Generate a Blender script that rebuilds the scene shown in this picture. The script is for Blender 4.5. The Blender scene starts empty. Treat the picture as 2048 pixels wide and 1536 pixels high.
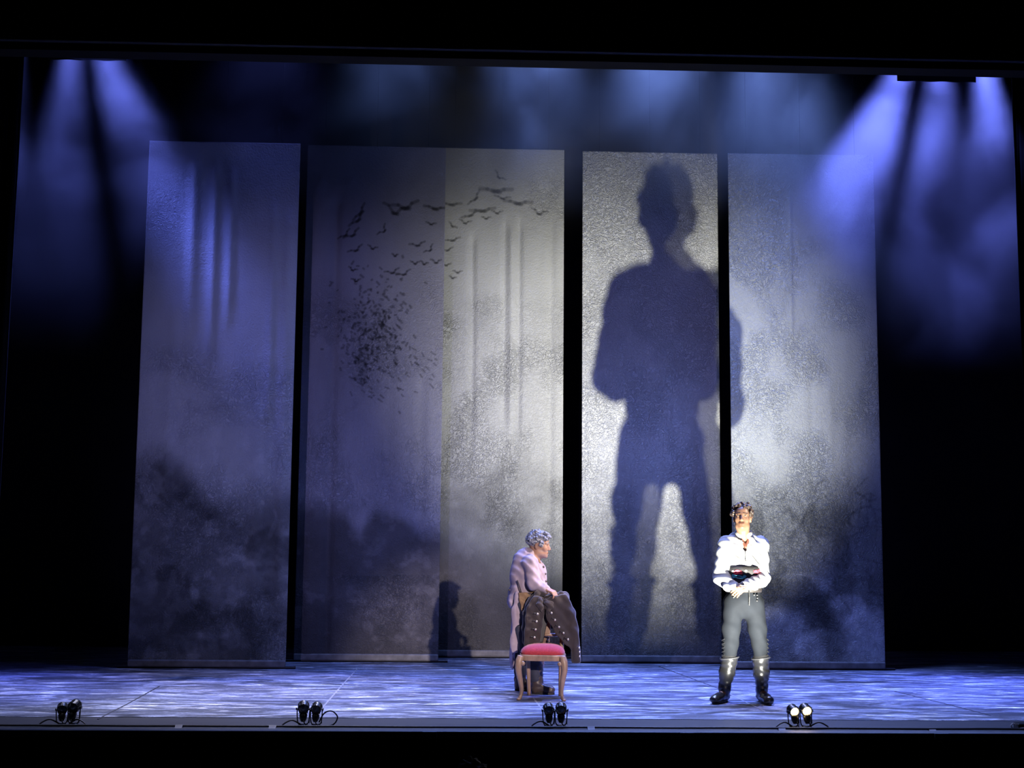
import bpy, bmesh, math, random
import numpy as np
from mathutils import Vector, Matrix

scene = bpy.context.scene
col = scene.collection
random.seed(7)
RNG = np.random.default_rng(11)

# ------------------------------------------------------------------ camera
F_PX = 2550.0
PITCH, YAW, ROLL = math.radians(6.6128), math.radians(-1.9132), math.radians(-0.5113)
CAM = np.array([0.0, 0.0, 1.516])
def _cam_rot():
    cy, sy = math.cos(YAW), math.sin(YAW); cp, sp = math.cos(PITCH), math.sin(PITCH); cr, sr = math.cos(ROLL), math.sin(ROLL)
    rz = np.array([[cy, -sy, 0], [sy, cy, 0], [0, 0, 1]])
    rx = np.array([[1, 0, 0], [0, cp, -sp], [0, sp, cp]])
    ry = np.array([[cr, 0, sr], [0, 1, 0], [-sr, 0, cr]])
    return rz @ rx @ ry
RC = _cam_rot()
def at_y(px, py, y):
    """point on the upright plane Y = y that a reading taken from the photograph stands for"""
    d = RC @ np.array([(px - 1024) / F_PX, 1, -(py - 768) / F_PX])
    return CAM + d * (y - CAM[1]) / d[1]
def at_z(px, py, z=0.0):
    d = RC @ np.array([(px - 1024) / F_PX, 1, -(py - 768) / F_PX])
    return CAM + d * (z - CAM[2]) / d[2]
cam_data = bpy.data.cameras.new('camera')
cam_data.sensor_width = 36.0
cam_data.lens = F_PX / 2048 * 36.0
cam_data.clip_end = 200
cam = bpy.data.objects.new('camera', cam_data)
m = Matrix.Identity(4)
for i in range(3):
    m[i][0], m[i][1], m[i][2], m[i][3] = RC[i, 0], RC[i, 2], -RC[i, 1], CAM[i]
cam.matrix_world = m
col.objects.link(cam)
scene.camera = cam

# ------------------------------------------------------------------ world, exposure, stage lights
vs = scene.view_settings
vs.view_transform = 'Standard'; vs.look = 'None'; vs.exposure = 0.0; vs.gamma = 1.0; vs.use_curve_mapping = False
w = bpy.data.worlds.new('world'); scene.world = w; w.use_nodes = True
w.node_tree.nodes['Background'].inputs[0].default_value = (0.35, 0.4, 0.7, 1)
w.node_tree.nodes['Background'].inputs[1].default_value = 0.003

def spot(name, loc, target, watts, colour, angle, blend=1.0, radius=0.06):
    d = bpy.data.lights.new(name, 'SPOT'); d.energy = watts; d.color = colour
    d.spot_size = math.radians(angle); d.spot_blend = blend; d.shadow_soft_size = radius
    o = bpy.data.objects.new(name, d); o.location = loc
    o.rotation_euler = (Vector(target) - Vector(loc)).to_track_quat('-Z', 'Y').to_euler()
    col.objects.link(o)
    return o
# the two lit footlights on the stage edge (built with their lamps below)
LAMP_W, LAMP_ANGLE, LAMP_DX = (2250, 330), 61, -0.006
scene.cycles.max_bounces = 3; scene.cycles.diffuse_bounces = 1; scene.cycles.glossy_bounces = 1; scene.cycles.adaptive_threshold = 0.02
BLUE = (0.15, 0.20, 1.0)
ICE = (0.20, 0.33, 1.0)
VIOLET = (0.46, 0.42, 1.0)
# row of overhead stage lamps above the banners, pouring down onto the boards
for x, e, c in ((-2.3, 240, BLUE), (-0.85, 800, ICE), (0.70, 1450, ICE), (2.10, 1900, ICE), (3.45, 2100, ICE)):
    spot('overhead_lamp', (x, 13.75, 7.9), (x, 12.4, 0), e * 1.25, c, 60, 0.85, 0.25)
# lamps on the side towers, their beams drawn in the haze
for x, tx, ty, e, a in ((-5.25, -5.0, 12.8, 1500, 22), (-4.62, -4.2, 12.6, 2600, 24), (-4.40, -1.3, 12.6, 3000, 26)):
    spot('side_lamp', (x, 14.25, 7.35), (tx, ty, 0), e, BLUE, a, 0.8, 0.1)
for x, tx, ty, e, a in ((5.20, 1.7, 12.8, 6200, 28), (5.45, 4.9, 12.8, 3600, 30), (5.95, 5.7, 12.6, 5200, 26)):
    spot('side_lamp', (x, 14.25, 7.35), (tx, ty, 0), e, BLUE, a, 0.8, 0.1)
spot('side_lamp', (-4.5, 13.75, 7.35), (-3.25, 14.33, 5.0), 1900, BLUE, 17, 1.0, 0.3)
# downlights over the front of the boards and the wash from the balcony rail
spot('front_downlight', (-1.3, 11.3, 8.4), (-1.5, 11.5, 0), 4300, (0.90, 0.86, 1.0), 32, 1.0)
spot('front_downlight', (1.8, 11.3, 8.4), (2.4, 11.5, 0), 2300, (0.60, 0.60, 1.0), 44, 1.0)
spot('front_downlight', (-3.9, 11.3, 8.4), (-4.0, 11.4, 0), 2600, (0.62, 0.66, 1.0), 32, 1.0)
spot('rail_wash', (-3.5, -3.0, 5.1), (-1.6, 14.6, 2.4), 2500, VIOLET, 22, 1.0)
spot('rail_wash', (4.0, -3.0, 5.1), (2.4, 14.6, 2.2), 1700, VIOLET, 24, 1.0)
# key spots added to brighten the man at the chair, fixtures unseen
spot('added_front_key', (4.6, -2.0, 4.2), (0.72, 12.2, 0.75), 9500, (1.0, 0.84, 0.82), 9.5, 1.0, 0.1)
spot('added_side_key', (5.4, 10.95, 3.5), (0.66, 12.33, 1.05), 2400, (1.0, 0.82, 0.70), 17, 1.0, 0.06)  # unseen side spot, added to lift his face and front

# ------------------------------------------------------------------ helpers
def noise2(x, y, seed=0):
    """smooth value noise in [0,1] on numpy arrays"""
    tab = np.random.default_rng(seed).random((64, 64)).astype(np.float32)
    xi, yi = np.floor(x).astype(int), np.floor(y).astype(int)
    fx, fy = x - xi, y - yi
    fx, fy = fx * fx * (3 - 2 * fx), fy * fy * (3 - 2 * fy)
    a = tab[xi % 64, yi % 64]; b = tab[(xi + 1) % 64, yi % 64]; c = tab[xi % 64, (yi + 1) % 64]; d = tab[(xi + 1) % 64, (yi + 1) % 64]
    return (a * (1 - fx) + b * fx) * (1 - fy) + (c * (1 - fx) + d * fx) * fy
def fbm(x, y, seed=0, octaves=4, gain=0.5):
    s, amp, tot = 0.0, 1.0, 0.0
    for o in range(octaves):
        s = s + amp * noise2(x * 2 ** o + 3.7 * o, y * 2 ** o + 1.3 * o, seed + o); tot += amp; amp *= gain
    return s / tot
def sstep(a, b, x):
    t = np.clip((x - a) / (b - a), 0, 1)
    return t * t * (3 - 2 * t)

def node_mat(name):
    mt = bpy.data.materials.new(name); mt.use_nodes = True
    nt = mt.node_tree
    return mt, nt, nt.nodes['Principled BSDF']
def mat(name, colour, rough=0.6, metal=0.0, noise=0.0, scale=30.0, bump=0.0, spec=0.5, emit=None, sheen=0.0, stretch=(1, 1, 1)):
    mt, nt, b = node_mat(name)
    b.inputs['Base Color'].default_value = (*colour, 1); b.inputs['Roughness'].default_value = rough
    b.inputs['Metallic'].default_value = metal; b.inputs['Specular IOR Level'].default_value = spec
    if sheen: b.inputs['Sheen Weight'].default_value = sheen
    if emit:
        b.inputs['Emission Color'].default_value = (*emit[0], 1); b.inputs['Emission Strength'].default_value = emit[1]
    if noise or bump:
        tc = nt.nodes.new('ShaderNodeTexCoord'); mp = nt.nodes.new('ShaderNodeMapping'); mp.inputs['Scale'].default_value = stretch
        nz = nt.nodes.new('ShaderNodeTexNoise'); nz.inputs['Scale'].default_value = scale; nz.inputs['Detail'].default_value = 4
        nt.links.new(tc.outputs['Object'], mp.inputs[0]); nt.links.new(mp.outputs[0], nz.inputs['Vector'])
        if noise:
            mr = nt.nodes.new('ShaderNodeMapRange'); mr.inputs[1].default_value = 0.25; mr.inputs[2].default_value = 0.75
            mr.inputs[3].default_value = 1 - noise; mr.inputs[4].default_value = 1 + noise
            vm = nt.nodes.new('ShaderNodeVectorMath'); vm.operation = 'SCALE'; vm.inputs[0].default_value = colour
            nt.links.new(nz.outputs['Fac'], mr.inputs[0]); nt.links.new(mr.outputs[0], vm.inputs['Scale'])
            nt.links.new(vm.outputs[0], b.inputs['Base Color'])
        if bump:
            bp = nt.nodes.new('ShaderNodeBump'); bp.inputs['Strength'].default_value = bump; bp.inputs['Distance'].default_value = 0.01
            nt.links.new(nz.outputs['Fac'], bp.inputs['Height']); nt.links.new(bp.outputs[0], b.inputs['Normal'])
    return mt

def props(o, label=None, cat=None, group=None, kind=None):
    if label: o['label'] = label
    if cat: o['category'] = cat
    if group: o['group'] = group
    if kind: o['kind'] = kind
    return o
def link(name, me, mt=None, parent=None, smooth=False):
    o = bpy.data.objects.new(name, me); col.objects.link(o)
    if mt: me.materials.append(mt)
    if parent: o.parent = parent
    if smooth and len(me.polygons): me.polygons.foreach_set('use_smooth', np.ones(len(me.polygons), dtype=bool))
    return o
def np_mesh(name, v, f, mt=None, parent=None, smooth=True):
    """v (n,3), f (m,4) or (m,3) arrays"""
    v = np.ascontiguousarray(v, dtype=np.float32); f = np.ascontiguousarray(f, dtype=np.int32); k = f.shape[1]
    me = bpy.data.meshes.new(name)
    me.vertices.add(len(v)); me.vertices.foreach_set('co', v.ravel())
    me.loops.add(f.size); me.loops.foreach_set('vertex_index', f.ravel())
    me.polygons.add(len(f)); me.polygons.foreach_set('loop_start', np.arange(0, f.size, k, dtype=np.int32))
    me.polygons.foreach_set('loop_total', np.full(len(f), k, dtype=np.int32))
    me.update(calc_edges=True)
    return link(name, me, mt, parent, smooth)
def bm_obj(name, bm, mt=None, parent=None, smooth=False):
    me = bpy.data.meshes.new(name); bmesh.ops.recalc_face_normals(bm, faces=bm.faces[:]); bm.to_mesh(me); bm.free()
    return link(name, me, mt, parent, smooth)
def empty(name, loc, label, cat, group=None, rz=0.0):
    o = bpy.data.objects.new(name, None); o.location = loc; o.rotation_euler = (0, 0, rz); col.objects.link(o)
    o.empty_display_size = 0.1
    return props(o, label, cat, group)
def add_box(bm, c, h, bevel=0.0, rot=None):
    r = bmesh.ops.create_cube(bm, size=2.0)
    vsx = r['verts']
    for v in vsx: v.co = Vector((v.co.x * h[0], v.co.y * h[1], v.co.z * h[2]))
    if bevel:
        es = list({e for v in vsx for e in v.link_edges})
        g = bmesh.ops.bevel(bm, geom=es, offset=bevel, segments=2, affect='EDGES', profile=0.5)
        vsx = list({v for f in g['faces'] for v in f.verts} | {v for v in vsx if v.is_valid})
    for v in vsx:
        p = v.co
        if rot is not None: p = rot @ p
        v.co = p + Vector(c)
def add_tube(bm, pts, radii, seg=8, cap=True):
    pts = [Vector(p) for p in pts]
    if not hasattr(radii, '__len__'): radii = [radii] * len(pts)
    up, rings = None, []
    for i, p in enumerate(pts):
        t = (pts[min(i + 1, len(pts) - 1)] - pts[max(i - 1, 0)]).normalized()
        if up is None: up = t.orthogonal().normalized()
        up = (up - t * up.dot(t)); up = up.normalized() if up.length > 1e-6 else t.orthogonal().normalized()
        s = t.cross(up)
        rings.append([bm.verts.new(p + (up * math.cos(2 * math.pi * k / seg) + s * math.sin(2 * math.pi * k / seg)) * radii[i]) for k in range(seg)])
    for a, b in zip(rings, rings[1:]):
        for k in range(seg): bm.faces.new((a[k], a[(k + 1) % seg], b[(k + 1) % seg], b[k]))
    if cap:
        bm.faces.new(rings[0][::-1]); bm.faces.new(rings[-1])
def add_lathe(bm, prof, seg=20, mtx=None, closed=False):
    """prof: (r, h) pairs around local Z"""
    rings = []
    for r, h in prof:
        ring = []
        for k in range(seg):
            a = 2 * math.pi * k / seg; p = Vector((r * math.cos(a), r * math.sin(a), h))
            ring.append(bm.verts.new(mtx @ p if mtx is not None else p))
        rings.append(ring)
    for a, b in zip(rings, rings[1:]):
        for k in range(seg): bm.faces.new((a[k], a[(k + 1) % seg], b[(k + 1) % seg], b[k]))
    if not closed:
        if prof[0][0] > 1e-5: bm.faces.new(rings[0][::-1])
        if prof[-1][0] > 1e-5: bm.faces.new(rings[-1])
def spline(ctrl, n=8):
    """Catmull-Rom through the control points"""
    P = [Vector(p) for p in ctrl]; P = [P[0] * 2 - P[1]] + P + [P[-1] * 2 - P[-2]]; out = []
    for i in range(1, len(P) - 2):
        for k in range(n):
            t = k / n; a, b, c, d = P[i - 1], P[i], P[i + 1], P[i + 2]
            out.append(0.5 * ((2 * b) + (c - a) * t + (2 * a - 5 * b + 4 * c - d) * t * t + (3 * b - 3 * c + d - a) * t ** 3))
    return out + [P[-2]]

# ------------------------------------------------------------------ the stage house
M_BLACK = mat('black_masking_cloth', (0.006, 0.006, 0.008), 0.95, spec=0.1)
M_SIDE = mat('black_wing_cloth', (0.010, 0.010, 0.014), 0.95, spec=0.1, noise=0.2, scale=3)
M_PORTAL = mat('black_portal_paint', (0.008, 0.0075, 0.007), 0.8, spec=0.2)

def struct_box(name, lo, hi, mt, bevel=0.0):
    bm = bmesh.new(); lo, hi = Vector(lo), Vector(hi)
    add_box(bm, (lo + hi) / 2, (hi - lo) / 2, bevel)
    return props(bm_obj(name, bm, mt), kind='structure')

# painted boards: long brush streaks across the stage
def floor_material():
    mt, nt, b = node_mat('streaked_stage_paint')
    N, L = nt.nodes.new, nt.links.new
    tc = N('ShaderNodeTexCoord')
    def nz(scale, stretch, detail=5, dist=0.0, rough=0.6):
        mp = N('ShaderNodeMapping'); mp.inputs['Scale'].default_value = stretch
        n = N('ShaderNodeTexNoise'); n.inputs['Scale'].default_value = scale; n.inputs['Detail'].default_value = detail
        n.inputs['Distortion'].default_value = dist; n.inputs['Roughness'].default_value = rough
        L(tc.outputs['Object'], mp.inputs[0]); L(mp.outputs[0], n.inputs['Vector']); return n.outputs['Fac']
    def ramp(src, a, b_, lo, hi):
        r = N('ShaderNodeMapRange'); r.interpolation_type = 'SMOOTHSTEP'
        for k, v in zip((1, 2, 3, 4), (a, b_, lo, hi)): r.inputs[k].default_value = v
        L(src, r.inputs[0]); return r.outputs[0]
    def math_(op, a, b_):
        n = N('ShaderNodeMath'); n.operation = op
        for k, v in enumerate((a, b_)):
            if isinstance(v, (int, float)): n.inputs[k].default_value = v
            else: L(v, n.inputs[k])
        return n.outputs[0]
    broad = ramp(nz(1.0, (0.40, 1.1, 1), 3, 0.8), 0.32, 0.68, 0.0, 1.0)
    wash = ramp(nz(1.0, (0.9, 4.2, 1), 9, 2.2, 0.66), 0.44, 0.62, 0.0, 1.0)
    streak = ramp(nz(1.0, (1.5, 10.0, 1), 7, 1.2, 0.7), 0.54, 0.63, 0.0, 1.0)
    fine = ramp(nz(1.0, (16, 20, 1), 5, 1.5, 0.75), 0.46, 0.70, 0.0, 1.0)
    speck = ramp(nz(1.0, (24, 27, 1), 3, 0.0, 0.8), 0.60, 0.70, 0.0, 1.0)
    v = math_('ADD', 0.035, math_('MULTIPLY', broad, 0.09))
    v = math_('ADD', v, math_('MULTIPLY', wash, 0.32))
    v = math_('ADD', v, math_('MULTIPLY', math_('MULTIPLY', streak, math_('ADD', wash, 0.25)), 0.55))
    v = math_('ADD', v, math_('MULTIPLY', math_('MULTIPLY', fine, math_('ADD', wash, 0.25)), 0.26))
    v = math_('ADD', v, math_('MULTIPLY', math_('MULTIPLY', speck, broad), 0.40))
    mix = N('ShaderNodeMix'); mix.data_type = 'RGBA'
    mix.inputs[6].default_value = (0.60, 0.66, 0.92, 1); mix.inputs[7].default_value = (0.98, 0.97, 1.0, 1)
    L(streak, mix.inputs[0])
    sc = N('ShaderNodeVectorMath'); sc.operation = 'SCALE'; L(mix.outputs[2], sc.inputs[0]); L(v, sc.inputs['Scale'])
    L(sc.outputs[0], b.inputs['Base Color'])
    L(ramp(fine, 0, 1, 0.5, 0.75), b.inputs['Roughness'])
    return mt
M_FLOOR = floor_material()
M_APRON = mat('grey_apron_vinyl', (0.036, 0.037, 0.043), 0.5, noise=0.25, scale=5, stretch=(0.5, 6, 1))
M_NOSE = mat('worn_grey_edge', (0.085, 0.085, 0.09), 0.6, noise=0.2, scale=6)
floor = struct_box('floor', (-7.5, 10.66, -0.12), (9.0, 17.2, 0.0), M_FLOOR)
struct_box('trim_1', (-7.5, 10.09, -0.12), (9.0, 10.655, -0.003), M_APRON)
struct_box('trim_2', (-7.5, 9.955, -0.05), (9.0, 10.085, 0.002), M_NOSE, 0.006)
struct_box('wall_front', (-7.5, 10.02, -1.0), (9.0, 10.08, -0.052), M_BLACK)
struct_box('floor_auditorium', (-7.5, -6.0, -1.12), (9.0, 10.06, -1.0), M_BLACK)
struct_box('wall_back', (-7.6, 16.9, 0.002), (9.1, 17.05, 9.5), M_SIDE)
struct_box('wall_left', (-7.75, 10.8, 0.002), (-7.6, 16.88, 9.5), M_SIDE)
struct_box('wall_right', (9.1, 10.8, 0.002), (9.25, 16.88, 9.5), M_SIDE)
struct_box('ceiling', (-7.6, 10.9, 9.5), (9.1, 17.05, 9.65), M_BLACK)
struct_box('wall_portal', (-9.0, 10.70, 5.60), (10.5, 10.88, 9.7), M_PORTAL)
struct_box('trim_3', (-9.0, 10.64, 5.66), (10.5, 10.695, 5.70), mat('portal_moulding', (0.03, 0.028, 0.026), 0.6), 0.01)
# seams where the sheets of painted flooring meet, each a thin strip let into the boards
M_SEAM_L = mat('pale_seam_tape', (0.28, 0.28, 0.31), 0.5)
M_SEAM_D = mat('dark_seam_gap', (0.03, 0.03, 0.04), 0.8)
for pts, mt in ((((716, 1336), (681, 1374), (640, 1421)), M_SEAM_L), (((1066, 1395), (1087, 1423)), M_SEAM_L),
                (((1440, 1378), (1475, 1396), (1530, 1423)), M_SEAM_L), (((1318, 1333), (1440, 1378)), M_SEAM_D),
                (((1790, 1383), (1900, 1410), (1981, 1431)), M_SEAM_D), (((320, 1372), (255, 1408), (196, 1438)), M_SEAM_D)):
    bm = bmesh.new(); P = [at_z(*p) for p in pts]
    for i in range(len(P) - 1):
        a, b_ = Vector(P[i]), Vector(P[i + 1]); d = (b_ - a).normalized(); s = Vector((-d.y, d.x, 0)) * 0.008
        q = [bm.verts.new(a + s * k + Vector((0, 0, z))) for z in (-0.01, 0.0015) for k in (-1, 1)]
        r = [bm.verts.new(b_ + s * k + Vector((0, 0, z))) for z in (-0.01, 0.0015) for k in (-1, 1)]
        for f in ((0, 1), (1, 3), (3, 2), (2, 0)): bm.faces.new((q[f[0]], q[f[1]], r[f[1]], r[f[0]]))
        bm.faces.new((q[0], q[1], q[3], q[2])); bm.faces.new((r[0], r[1], r[3], r[2]))
    bm_obj('seam', bm, mt, floor)

# ------------------------------------------------------------------ black wing curtains and short borders
def curtain(name, x0, x1, y, z0, z1, label, cat, folds=14, amp=0.05):
    nx, nz = folds * 8 + 1, 2
    xs = np.linspace(x0, x1, nx); v = []
    for side in (0, 1):
        for z in (z0, z1):
            for i, x in enumerate(xs):
                v.append((x, y + amp * math.sin(2 * math.pi * folds * i / (nx - 1)) + 0.012 * side, z))
    v = np.array(v); f = []
    for i in range(nx - 1):
        f.append((i, i + 1, nx + i + 1, nx + i)); o = 2 * nx
        f.append((o + i + 1, o + i, o + nx + i, o + nx + i + 1))
        f.append((nx + i, nx + i + 1, o + nx + i + 1, o + nx + i)); f.append((i + 1, i, o + i, o + i + 1))
    for i in (0, nx - 1): f.append((i, nx + i, 2 * nx + nx + i, 2 * nx + i))
    return props(np_mesh(name, v, np.array(f), M_BLACK, smooth=True), label, cat)
curtain('wing_curtain', -7.5, -4.93, 13.65, 0.004, 9.49, 'black wing curtain hanging at the left edge of the stage', 'curtain')
curtain('wing_curtain', 6.05, 9.0, 13.65, 0.004, 9.49, 'black wing curtain hanging at the right edge of the stage', 'curtain')
for (xa, xb, py, side) in ((95, 252, 118, 'left'), (1795, 1952, 161, 'right')):
    a, b_ = at_y(xa, py, 13.95), at_y(xb, py, 13.95)
    curtain('border_strip', a[0], b_[0], 13.95, a[2], 9.49, 'short black border strip hanging in the blue beams at upper ' + side, 'curtain', 3, 0.01)

# ------------------------------------------------------------------ painted banners
def banner_material():
    mt, nt, b = node_mat('painted_canvas')
    N, L = nt.nodes.new, nt.links.new
    ca = N('ShaderNodeAttribute'); ca.attribute_name = 'paint'
    L(ca.outputs['Color'], b.inputs['Base Color'])
    cr = N('ShaderNodeAttribute'); cr.attribute_name = 'crinkle'
    tc = N('ShaderNodeTexCoord')
    def ridge(scale, dist, detail):
        n = N('ShaderNodeTexNoise'); n.inputs['Scale'].default_value = scale; n.inputs['Detail'].default_value = detail; n.inputs['Distortion'].default_value = dist
        L(tc.outputs['Object'], n.inputs['Vector'])
        s = N('ShaderNodeMath'); s.operation = 'SUBTRACT'; s.inputs[1].default_value = 0.5; L(n.outputs['Fac'], s.inputs[0])
        a = N('ShaderNodeMath'); a.operation = 'ABSOLUTE'; L(s.outputs[0], a.inputs[0])
        r = N('ShaderNodeMapRange'); r.inputs[1].default_value = 0.0; r.inputs[2].default_value = 0.07; r.inputs[3].default_value = 1; r.inputs[4].default_value = 0
        L(a.outputs[0], r.inputs[0]); return r.outputs[0]
    big, mid = ridge(7.0, 2.0, 2), ridge(21.0, 1.6, 2)
    fine = N('ShaderNodeTexNoise'); fine.inputs['Scale'].default_value = 44; fine.inputs['Detail'].default_value = 2; fine.inputs['Roughness'].default_value = 0.7
    L(tc.outputs['Object'], fine.inputs['Vector'])
    def mul(a, k):
        n = N('ShaderNodeMath'); n.operation = 'MULTIPLY'; L(a, n.inputs[0])
        if isinstance(k, float): n.inputs[1].default_value = k
        else: L(k, n.inputs[1])
        return n.outputs[0]
    def add(a, c):
        n = N('ShaderNodeMath'); n.operation = 'ADD'; L(a, n.inputs[0]); L(c, n.inputs[1]); return n.outputs[0]
    h = mul(add(mul(big, 0.38), mul(mid, 0.5)), cr.outputs['Fac'])
    h = add(h, mul(fine.outputs['Fac'], 0.35))
    bp = N('ShaderNodeBump'); bp.inputs['Strength'].default_value = 0.9; bp.inputs['Distance'].default_value = 0.022
    L(h, bp.inputs['Height']); L(bp.outputs[0], b.inputs['Normal'])
    b.inputs['Roughness'].default_value = 0.62; b.inputs['Specular IOR Level'].default_value = 0.3
    return mt
M_BANNER = banner_material()
M_HEM = mat('pale_canvas_hem', (0.16, 0.16, 0.17), 0.7, noise=0.35, scale=12, bump=0.3)
M_PIPE = mat('black_steel_batten', (0.015, 0.015, 0.017), 0.45, metal=0.6)

def seg_d(x, z, a, b_):
    ax, az = a; bx, bz = b_; dx, dz = bx - ax, bz - az
    t = np.clip(((x - ax) * dx + (z - az) * dz) / (dx * dx + dz * dz + 1e-9), 0, 1)
    return np.hypot(x - ax - t * dx, z - az - t * dz), t

def make_banner(y, xa, xb, top, label, paint, folds, seed, step=0.0105, bottom=0.035):
    nx, nz = int((xb - xa) / step) + 1, int((top - bottom) / step) + 1
    X, Z = np.meshgrid(np.linspace(xa, xb, nx), np.linspace(bottom, top, nz))
    # readings of the photograph for every point of the cloth (where its painting was read from)
    d = np.stack([X, np.full_like(X, y), Z], -1) - CAM; q = d @ RC
    PX, PY = 1024 + F_PX * q[..., 0] / q[..., 1], 768 - F_PX * q[..., 2] / q[..., 1]
    disp = 0.012 * (fbm(X * 1.3, Z * 0.35, seed) - 0.5) * 2
    for fx, amp, wd, z0, z1 in folds:
        wob = 0.02 * (noise2(Z * 0.8, Z * 0 + fx, seed + 5) - 0.5)
        disp += amp * np.exp(-((X - fx - wob) / wd) ** 2) * sstep(z0, z0 + 0.6, Z) * (1 - sstep(z1 - 0.25, z1, Z))
    disp += 0.004 * (fbm(X * 9, Z * 9, seed + 3) - 0.5)
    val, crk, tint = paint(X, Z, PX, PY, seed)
    V = np.stack([X, y - disp, Z], -1).reshape(-1, 3)
    idx = np.arange(nx * nz).reshape(nz, nx)
    Fq = np.stack([idx[:-1, :-1], idx[:-1, 1:], idx[1:, 1:], idx[1:, :-1]], -1).reshape(-1, 4)
    root = empty('banner', ((xa + xb) / 2, y, 0), label, 'banner', 'painted canvas banners hung across the stage')
    V[:, 0] -= (xa + xb) / 2; V[:, 1] -= y
    o = np_mesh('cloth', V, Fq, M_BANNER, root)
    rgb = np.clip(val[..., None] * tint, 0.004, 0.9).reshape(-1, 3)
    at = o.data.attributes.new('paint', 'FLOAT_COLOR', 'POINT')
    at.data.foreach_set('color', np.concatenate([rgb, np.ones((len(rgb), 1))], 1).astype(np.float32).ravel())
    at = o.data.attributes.new('crinkle', 'FLOAT', 'POINT'); at.data.foreach_set('value', np.clip(crk, 0, 1).astype(np.float32).ravel())
    sm = o.modifiers.new('thickness', 'SOLIDIFY'); sm.thickness = 0.004; sm.offset = 0
    hw = (xb - xa) / 2
    bm = bmesh.new(); add_box(bm, (0, -0.004, 0.055), (hw, 0.018, 0.038), 0.014); bm_obj('hem', bm, M_HEM, root)
    bm = bmesh.new(); add_tube(bm, ((-hw - 0.11, 0, 0.014), (hw + 0.11, 0, 0.014)), 0.014, 10); bm_obj('bottom_batten', bm, M_PIPE, root)
    bm = bmesh.new(); add_tube(bm, ((-hw + 0.01, 0.02, top - 0.012), (hw - 0.01, 0.02, top - 0.012)), 0.012, 10); bm_obj('top_batten', bm, M_PIPE, root)
    for k in (-0.75, 0, 0.75):
        bm = bmesh.new(); add_tube(bm, ((hw * k, 0.02, top - 0.012), (hw * k, 0.02, 9.495)), 0.002, 5); bm_obj('hanging_wire', bm, M_PIPE, root)
    return root

GREY = np.array([1.0, 1.0, 1.0]); COOL = np.array([0.93, 0.97, 1.0])
def sky(X, Z, seed, base=0.62):
    c = fbm(X * 1.2 + seed, Z * 0.9, seed, 5)
    v = base * (0.82 + 0.36 * c)
    v = v * (0.93 + 0.14 * fbm(X * 7, Z * 1.2, seed + 9, 3))        # drips in the wash
    return v
def crinkle(X, Z, seed):
    return 0.22 + 0.78 * sstep(0.36, 0.72, fbm(X * 2.3, Z * 1.7, seed + 20, 4))
def land(X, Z, PX, PY, seed, line, deep=0.10, soft=22, sky_v=None):
    """dark painted country below the reading 'line', broken by lighter scrub"""
    edge = line + 20 * (fbm(X * 4, Z * 2.0, seed + 31, 4) - 0.5) * 2
    k = sstep(-soft, soft, PY - edge)
    scrub = fbm(X * 3.2, Z * 3.6, seed + 41, 5)
    g = deep * (0.55 + 0.9 * scrub) * (1 - 0.25 * sstep(0, 250, PY - line)) + 0.045 * sstep(0.58, 0.74, fbm(X * 6, Z * 7, seed + 51, 5))
    return sky_v * (1 - k) + g * k, k
def strokes(v, X, Z, y, lines, dark=0.35):
    for pts, wd in lines:
        P = [at_y(px, py, y)[[0, 2]] for px, py in pts]
        for a, b_ in zip(P, P[1:]):
            dd, _ = seg_d(X, Z, a, b_); wm = wd / 170.0
            v = v * (1 - (1 - dark) * (1 - sstep(wm * 0.45, wm * 1.1, dd)))
    return v
def bird(px, py, s, tilt=0.0, flap=0.5):
    c, sn = math.cos(tilt), math.sin(tilt)
    def r(x, y): return (px + s * (x * c - y * sn), py + s * (x * sn + y * c))
    f = flap
    return [((r(-1, -f), r(-0.55, -f * 0.75), r(-0.1, 0.1), r(0.12, 0.1), r(0.5, -f * 0.55), r(1, -f * 0.8)), max(2.4, s * 0.17)),
            ((r(-0.2, 0.05), r(0.25, 0.14)), max(2.6, s * 0.2))]

def paint1(X, Z, PX, PY, s):
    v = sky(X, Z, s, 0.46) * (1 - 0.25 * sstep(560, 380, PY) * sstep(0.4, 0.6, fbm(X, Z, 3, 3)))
    line = 985 - 50 * sstep(440, 330, PX) + 30 * np.sin(PX / 60.0)
    v, k = land(X, Z, PX, PY, s, line, 0.19, 45, v); v = v + 0.09 * k * sstep(0.52, 0.72, fbm(X * 7 + 2 * fbm(X * 3, Z * 3, 12), Z * 6, 13, 5))
    v = v * (1 - 0.35 * np.exp(-((PX - 500) / 90) ** 2 - ((PY - 1040) / 45) ** 2))
    v = v * (1 - 0.45 * sstep(0.5, 0.62, fbm(X * 2.2, Z * 2.2, 77, 4)) * k)
    v = v + 0.05 * sstep(0.55, 0.75, fbm(X * 6, Z * 4, 78, 5)) * sstep(760, 900, PY) * (1 - k)
    crk = np.maximum(crinkle(X, Z, s) * sstep(640, 760, PY), 0.9 * np.exp(-((PX - 320) / 40) ** 2 - ((PY - 410) / 50) ** 2))
    return v, crk, COOL
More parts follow.
